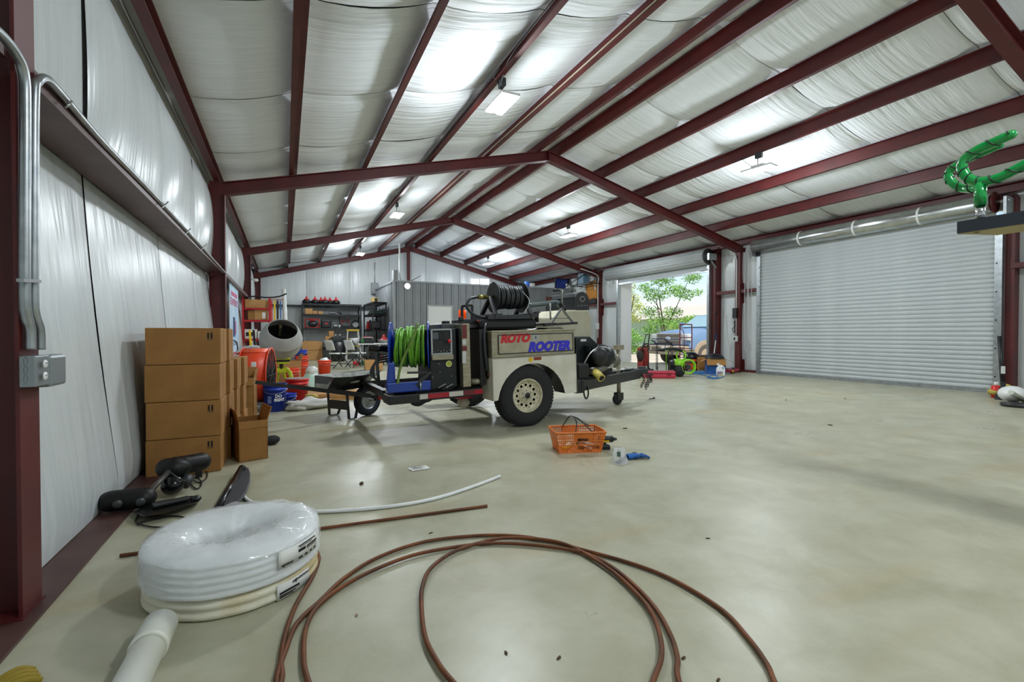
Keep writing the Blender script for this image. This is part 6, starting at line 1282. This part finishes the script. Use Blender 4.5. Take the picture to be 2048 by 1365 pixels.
# broom handles against the jamb
a, b = at(1425, 745, 'x', 11.1), at(1432, 628, 'x', 11.33); o = thing('long_pole', 'long dark pole leaning beside the open door jamb', 'pole', (a.x, a.y, 0)); q0 = Vector((0, 0, .0)); q1 = b-o.location; MB().cyl(q0, q1, .014, n=8).build('shaft', M_BLK, o); MB().cyl(q1, q1+Vector((.0, -.0, .08)), .022, n=8).build('grip', M_BLK, o)
a, b = at(1424, 745, 'x', 10.95), at(1433, 668, 'x', 11.3); o = thing('broom_handle', 'white broom handle with a blue grip leaning by the door', 'broom', (a.x, a.y, 0)); q1 = b-o.location; MB().cyl((0, 0, 0), q1*.82, .013, n=8).build('shaft', M_WHITE, o); MB().cyl(q1*.82, q1, .02, n=8).build('grip', mat('navy grip', '#22306a', .5), o); MB().box(-.12, -.04, 0, .12, .04, .1).build('head', M_BLK, o)
# conduit, switch boxes and cord reel on the right columns
cr_ = thing('column_conduit', 'pale conduit with switch boxes on the right column between the doors', 'conduit', (11.34, 8.99, 0)); MB().tube([(0, .02, .95), (0, .02, 3.1), (-.02, .04, 3.25)], .018, 8).build('pipe', M_PALE, cr_); MB().box(-.06, -.04, .85, .0, .10, 1.0).build('switch_box', M_PALE, cr_); MB().box(-.065, .0, .88, -.06, .05, .97).build('switch', M_DGREY, cr_); MB().box(-.06, -.02, 1.5, .0, .10, 1.78).build('upper_box', M_BLK, cr_); MB().tube(spl([(-.05, .06, 1.5), (-.07, .0, 1.3), (-.05, .1, 1.2), (-.06, .03, 1.1), (-.04, .06, 1.42)], 5), .01, 6).build('cord', M_BLK, cr_)
cf = thing('column_conduit', 'pale bent conduit on the right column past the open door', 'conduit', (11.34, 15.43, 0)); MB().tube(spl([(-.9, -.1, 3.62), (-.2, -.1, 3.45), (-.03, -.08, 3.3), (-.02, -.02, 3.1), (-.01, -.02, 2.9), (-.01, -.02, .9)], 6), .02, 8).build('pipe', M_PALE, cf); MB().box(-.07, -.09, 1.25, .0, .05, 1.5).build('switch_box', M_PALE, cf)
# ------------------------------------------------------------------ right edge: string trimmer pile beside the closed door
p = at(2018, 812); o = thing('floor_sander', 'white and grey power sander lying at the right edge by the closed door', 'sander', (p.x+.1, p.y, 0), 15)
MB().ball((.1, 0, .16), (.24, .16, .12), 16).build('housing', M_WHITE, o); MB().lathe([(0, 0), (.16, 0), (.17, .05), (0, .07)], 20, TR(-.15, -.05, .0)).build('base_disc', M_DGREY, o); MB().cyl((-.36, .0, .22), (.05, -.12, .08), .035, n=10).build('tube', mat('silver tube', '#a9aba0', .4, .4), o); MB().ball((.2, -.2, .07), (.2, .1, .07), 14, jig=.3).build('foot', M_BLK, o); MB().box(.03, -.17, .16, .16, -.15, .2).build('badge', M_PALE, o)
a = at(2006, 800); o = thing('pole_saw', 'black pole tool standing upright by the right guide of the closed door', 'pole', (a.x, a.y, 0)); MB().cyl((0, 0, .12), (.02, .06, 1.02), .028, n=10).build('shaft', M_BLK, o); MB().lathe([(.10, 0), (.09, .06), (.03, .22), (.028, .3)], 14).build('boot', M_BLK, o); MB().box(-.034, -.03, .42, -.026, .02, .54).build('sticker', M_PALE, o)
a = at(1992, 796); o = thing('oil_bottle', 'small red bottle standing by the closed door guide', 'bottle', (a.x, a.y, 0)); MB().cyl((0, 0, 0), (0, 0, .2), .06, n=14).build('body', M_REDP, o); MB().cyl((0, 0, .2), (0, 0, .26), .03, n=10).build('cap', M_WHITE, o)
a = at(2030, 800); o = thing('rag_bundle', 'yellow rag bundle behind the white sander', 'rag', (a.x+.25, a.y+.25, 0)); MB().ball((0, 0, .09), (.3, .12, .1), 16, jig=.4, seed=6).build('rag', mat('straw yellow', '#b9a84e', .8), o); MB().ball((.2, 0, .12), (.1, .08, .08), 10, jig=.4, seed=2).build('fold', mat('straw yellow'), o)
# ------------------------------------------------------------------ green bent tube rack on a slab, upper right
gx = 3.2; gp = at(1914, 456, 'x', gx); gs = thing('tube_rack', 'glossy green bent tube rack on a dark slab at the upper right', 'rack', (gx, 0, 0))
y1_ = gp.y; zs0 = at(1914, 467.5, 'x', gx).z; zs1 = at(1914, 444, 'x', gx).z
fe = at(1956, 470, 'z', zs0)
sl_ = MB().prism([(0, y1_), (.22, y1_-.08), (.34, -1.1), (0, -1.1)], zs0, zs1).build('slab', mat('slate laminate', '#2b323a', .4), gs)
MB().prism([(.002, y1_-.004), (.22, y1_-.084), (.338, -1.1), (.002, -1.1)], zs0-.004, zs0).build('underside_board', mat('raw board', '#a79a70', .7), gs)
hl = at(1954, 465, 'z', zs0-.005); MB().lathe([(0, 0), (.012, 0)], 16, TR(hl.x-gx, hl.y, zs0-.0055)).build('bolt_hole', M_INK, gs, norm=False)
MB().cyl((.15, -.45, 0), (.15, -.45, zs0-.004), .05, n=16).box(-.05, -.7, 0, .35, -.2, .02).build('pedestal', M_DGREY, gs)
M_GRN = mat('glossy green', '#0f9a45', .15, 0, coat=.6)
G = lambda u, v, d=.10: at(u, v, 'x', gx+d)-gs.location
def gtube(pts, r): 
    q = spl([G(*p) for p in pts], 8); MB().tube(q, r, 14).ball(q[-1], r, 10).ball(q[0], r, 10).build('green_tube', M_GRN, gs)
    tw = []; N = len(q)
    for i in range(N*2):
        t = i/(N*2-1)*(N-1); a = q[int(t)].lerp(q[min(int(t)+1, N-1)], t-int(t)); x_, y_ = frame_of(q[min(int(t)+1, N-1)]-q[max(int(t)-1, 0)]); an = i*.33
        tw.append(a+(x_*math.cos(an)+y_*math.sin(an))*(r+.001))
    MB().tube(tw, .0035, 5).build('vine_stripe', mat('vine black', '#0a1f10', .4), gs)
gtube([(2022, 270), (1990, 284), (1955, 300), (1930, 318), (1924, 335), (1932, 352), (1948, 362), (1966, 363), (1995, 357), (2030, 340), (2075, 315)], .0245)
gtube([(1998, 291, .2), (1950, 312, .2), (1915, 330, .2), (1899, 343, .2), (1898, 356, .2), (1910, 370, .2), (1930, 378, .2), (1955, 377, .15)], .0215)
MB().cyl(G(1961, 366), G(1961, 412), .026, n=16).build('green_stem', M_GRN, gs); e0 = G(1961, 412); MB().cyl(e0, Vector((e0.x, e0.y, zs1)), .020, n=16).build('steel_pin', M_CHROME, gs); MB().lathe([(.026, .012), (.05, 0), (.05, -.001)], 16, Matrix.Translation((e0.x, e0.y, zs1+.002))).build('collar', M_STEEL, gs)
# ------------------------------------------------------------------ shopping basket and things beside it
pa, pb = at(1119, 908), at(1202, 905); ang_ = math.degrees(math.atan2(pb.y-pa.y, pb.x-pa.x)); bw_ = (pb-pa).length
bk_ = thing('shopping_basket', 'orange plastic shopping basket with wire handles on the open floor', 'basket', pa, ang_); M_BO = mat('basket orange', '#d9762b', .45, 0, '#cf6d24', 6.)
bh_, bd_ = .185, .25; fl_ = .035
def side(P0, P1, Q0, Q1, nu, rows):
    """a slotted wall: bars between slots are real strips"""
    b = MB(); P0, P1, Q0, Q1 = map(Vector, (P0, P1, Q0, Q1)); pt = lambda u, v: P0.lerp(P1, u).lerp(Q0.lerp(Q1, u), v)
    for v0, v1 in rows['solid']: b.add([pt(0, v0), pt(1, v0), pt(1, v1), pt(0, v1)], [(0, 1, 2, 3)])
    for v0, v1 in rows['open']:
        for k in range(nu):
            if rows.get('gap') and rows['gap'][0] < (k+.5)/nu < rows['gap'][1] and v0 > .45: u0, u1 = k/nu, (k+1)/nu
            else: u0, u1 = (k+.0)/nu, (k+.35)/nu
            b.add([pt(u0, v0), pt(u1, v0), pt(u1, v1), pt(u0, v1)], [(0, 1, 2, 3)])
        b.add([pt(1-.02, v0), pt(1, v0), pt(1, v1), pt(1-.02, v1)], [(0, 1, 2, 3)])
    return b
rows = dict(solid=[(0, .04), (.12, .16), (.36, .42), (.56, .62), (.70, .74), (.82, .86), (.94, 1)], open=[(.04, .12), (.16, .36), (.42, .56), (.62, .70), (.74, .82), (.86, .94)], gap=(.33, .72))
B4 = [(0, 0, 0), (bw_, 0, 0), (bw_, bd_, 0), (0, bd_, 0)]; T4 = [(-fl_, -fl_, bh_), (bw_+fl_, -fl_, bh_), (bw_+fl_, bd_+fl_, bh_), (-fl_, bd_+fl_, bh_)]
for k in range(4): side(B4[k], B4[(k+1) % 4], T4[k], T4[(k+1) % 4], 26 if k % 2 == 0 else 16, rows).build('slotted_wall', M_BO, bk_, norm=False, solid=.003)
MB().box(0, 0, 0, bw_, bd_, .004).build('bottom', M_BO, bk_); e5 = [Vector(p) for p in T4]; rim_ = []
for k in range(4):
    a, b = e5[k], e5[(k+1) % 4]; rim_ += [a.lerp(b, .1), a.lerp(b, .9)]
MB().tube(spl(rim_, 4, True), .009, 8, closed=True).build('rim', M_BO, bk_)
tx = FX.copy(); tl_ = math.degrees(math.atan2(fl_, bh_)); text('PETCO', .05, TR(bw_*.54, -fl_*.66-.008, bh_*.66, rx=90+tl_), M_INK, bk_, fit=(.095, .024), bold=.003)
M_WIRE = mat('wire handle', '#3a3c40', .3, .8)
MB().tube(spl([(bw_*.36, -fl_, bh_), (bw_*.42, .02, bh_+.08), (bw_*.40, bd_*.3, bh_+.115), (bw_*.36, bd_*.7, bh_+.11), (bw_*.25, bd_+fl_*.6, bh_)], 6), .005, 6).build('wire_handle', M_WIRE, bk_); MB().tube(spl([(bw_*.78, -fl_*.6, bh_), (bw_*.52, bd_*.25, bh_+.10), (bw_*.40, bd_*.4, bh_+.118), (bw_*.5, bd_*.7, bh_+.1), (bw_*.92, bd_+fl_*.3, bh_)], 6), .005, 6).build('wire_handle', M_WIRE, bk_)
for k, (nm, m, x, y, r) in enumerate((('yellow', M_YEL, .07, .08, .035), ('white', M_WHITE, .09, .16, .03), ('black', M_BLK, .18, .12, .04), ('silver', M_STEEL, .22, .07, .03), ('pale', M_PALE, .27, .15, .035))):
    M_ = Matrix.Translation(pa) @ TR(rz=ang_); q = M_ @ Vector((x*bw_/.31, y, .005)); o = thing('small_tool', f'{nm} handled small tool lying inside the orange basket', 'tool', q, 40*k, 'tools in the basket'); MB().cyl((-.05, 0, r*.5), (.05, 0, r*.5+.02), r*.5, n=10).build('body', m, o); MB().cyl((.05, 0, r*.5+.02), (.08, 0, r*.5+.03), .008, n=6).build('tip', M_DGREY, o)
p = at(1215, 905); o = thing('impact_driver', 'black cordless drill lying right of the orange basket', 'drill', (p.x+.06, p.y+.10, 0), -20); MB().cyl((-.07, 0, .09), (.06, 0, .09), .03, n=14).build('motor_barrel', M_BLK, o); MB().bar((-.02, 0, .08), (-.04, -.01, .01), .035, .045).build('grip', M_BLK, o); MB().box(-.09, -.04, 0, .03, .03, .04).build('battery', M_BLK, o, bev=.008); MB().cyl((.06, 0, .09), (.10, 0, .09), .02, .01, n=10).build('chuck', M_DGREY, o); MB().box(-.05, -.034, .07, .02, -.03, .085).build('yellow_stripe', M_YEL, o)
p = at(1240, 928); bg = thing('plastic_bag', 'clear plastic bag of fittings standing beside the blue gloves', 'bag', p, -15)
def bagf(u, v):
    a = 2*math.pi*u; wv = .068*(1-.38*v**2)+.016*wob(math.cos(a)*2.5, math.sin(a)*2.5, v*4); th = .05*(1-.8*v)+.01*wob(math.cos(a)*3, v*3, 5); return (wv*math.cos(a)+.012*v*wob(u*4, v*3, 2), th*math.sin(a)+.03*v, .003+.12*v+.016*v*wob(math.cos(a)*4, v*4, math.sin(a)))
MB().grid(bagf, 28, 8).build('film', mat('bag film', '#eef2f8', .1, 0, alpha=.35, bump=.6, bscale=30., spec=.8), bg, norm=False); MB().box(-.035, -.034, .06, -.005, -.030, .10, TR(rx=-8)).build('printed_label', mat('label green', '#3d5b50', .5), bg)
mcp = [mat('copper', '#b5683a', .3, .8), mat('fitting purple', '#5a4f8e', .4), M_STEEL, M_DGREY]
for k in range(12): a = k*2.4; MB().cyl((.042*math.cos(a)*(k/12), .028*math.sin(a)*(k/12), .010+.012*(k % 3)), (.042*math.cos(a)*(k/12)+.02, .028*math.sin(a)*(k/12)+.008, .018+.012*(k % 3)), .009, n=8).build('fitting', mcp[k % 4], bg)
p = at(1270, 918); gl = thing('blue_glove', 'blue work glove crumpled right of the plastic bag', 'glove', p, -10); M_BG = mat('glove blue', '#1f62ad', .75, 0, '#174d8c', 12.)
MB().ball((0, 0, .022), (.055, .042, .022), 16, jig=.3, seed=3).build('palm', M_BG, gl)
for k in range(4): MB().tube(spl([(.04, -.03+.018*k, .02), (.08, -.045+.024*k, .026), (.115-.01*abs(k-1), -.05+.026*k, .010)], 4), .0095, 8).build('finger', M_BG, gl)
MB().tube(spl([(-.01, .03, .02), (.02, .06, .03), (.055, .075, .02)], 4), .011, 8).build('thumb', mat('glove palm', '#4d5258', .8), gl); MB().lathe([(.036, 0), (.04, .03), (.038, .05)], 14, TR(-.03, 0, .022, ry=-90) @ Matrix.Diagonal((.6, 1, 1, 1))).build('cuff', M_BG, gl)
# paper, chips and dirt
p = at(838, 938); o = thing('paper_receipt', 'white printed paper lying flat on the bare floor', 'paper', p, 8); MB().grid(lambda u, v: (-.075+.15*u, -.05+.10*v, .003+.010*abs(wob(u*3, v*2, 3))), 8, 6).build('sheet', M_PAPER, o, norm=False)
for k in range(6): MB().box(-.06, -.035+.012*k, .0135, .02+.03*(k % 2), -.031+.012*k, .0138).build('print_line', M_INK, o)
o = thing('floor_tool', 'dark bolt and tool bit lying on the floor before the trailer hitch', 'tool', at(1303, 799), 8); MB().cyl((-.06, 0, .01), (.05, 0, .01), .007, n=8).build('shank', M_DGREY, o); MB().cyl((.05, 0, .012), (.085, .01, .012), .014, n=8).build('head', M_BLK, o)
nm_ = ['dark leaf scrap nearest the cable loop centre', 'brown twig scrap inside the big cable loop', 'leaf scrap near the bottom edge right of the loops', 'dark chip right of the loops', 'dry leaf scrap on the open floor right of the cable', 'chip on the floor before the closed door', 'dark shaving before the closed roller door', 'chip left of the paper', 'tiny dark chip behind the basket', 'chip between the rod and the paper', 'pale scrap in the loops', 'thin bark strip far right on the floor']
for k, (u, v) in enumerate(((1012, 1308), (1118, 1318), (1437, 1362), (1368, 1318), (1416, 1078), (1572, 801), (1690, 798), (723, 968), (1250, 858), (862, 1067), (713, 1232), (1660, 851))):
    o = thing('debris_scrap', nm_[k], 'scrap', at(u, v), rnd.uniform(0, 180), 'scraps on the floor'); s = .012 if v > 1000 else .03
    MB().ball((0, 0, s*.16), (s, s*.45, s*.16), 8, jig=.6, seed=k).build('scrap', mat('scrap brown', '#4a3a22', .9) if k != 10 else mat('scrap pale', '#9a8078', .9), o)
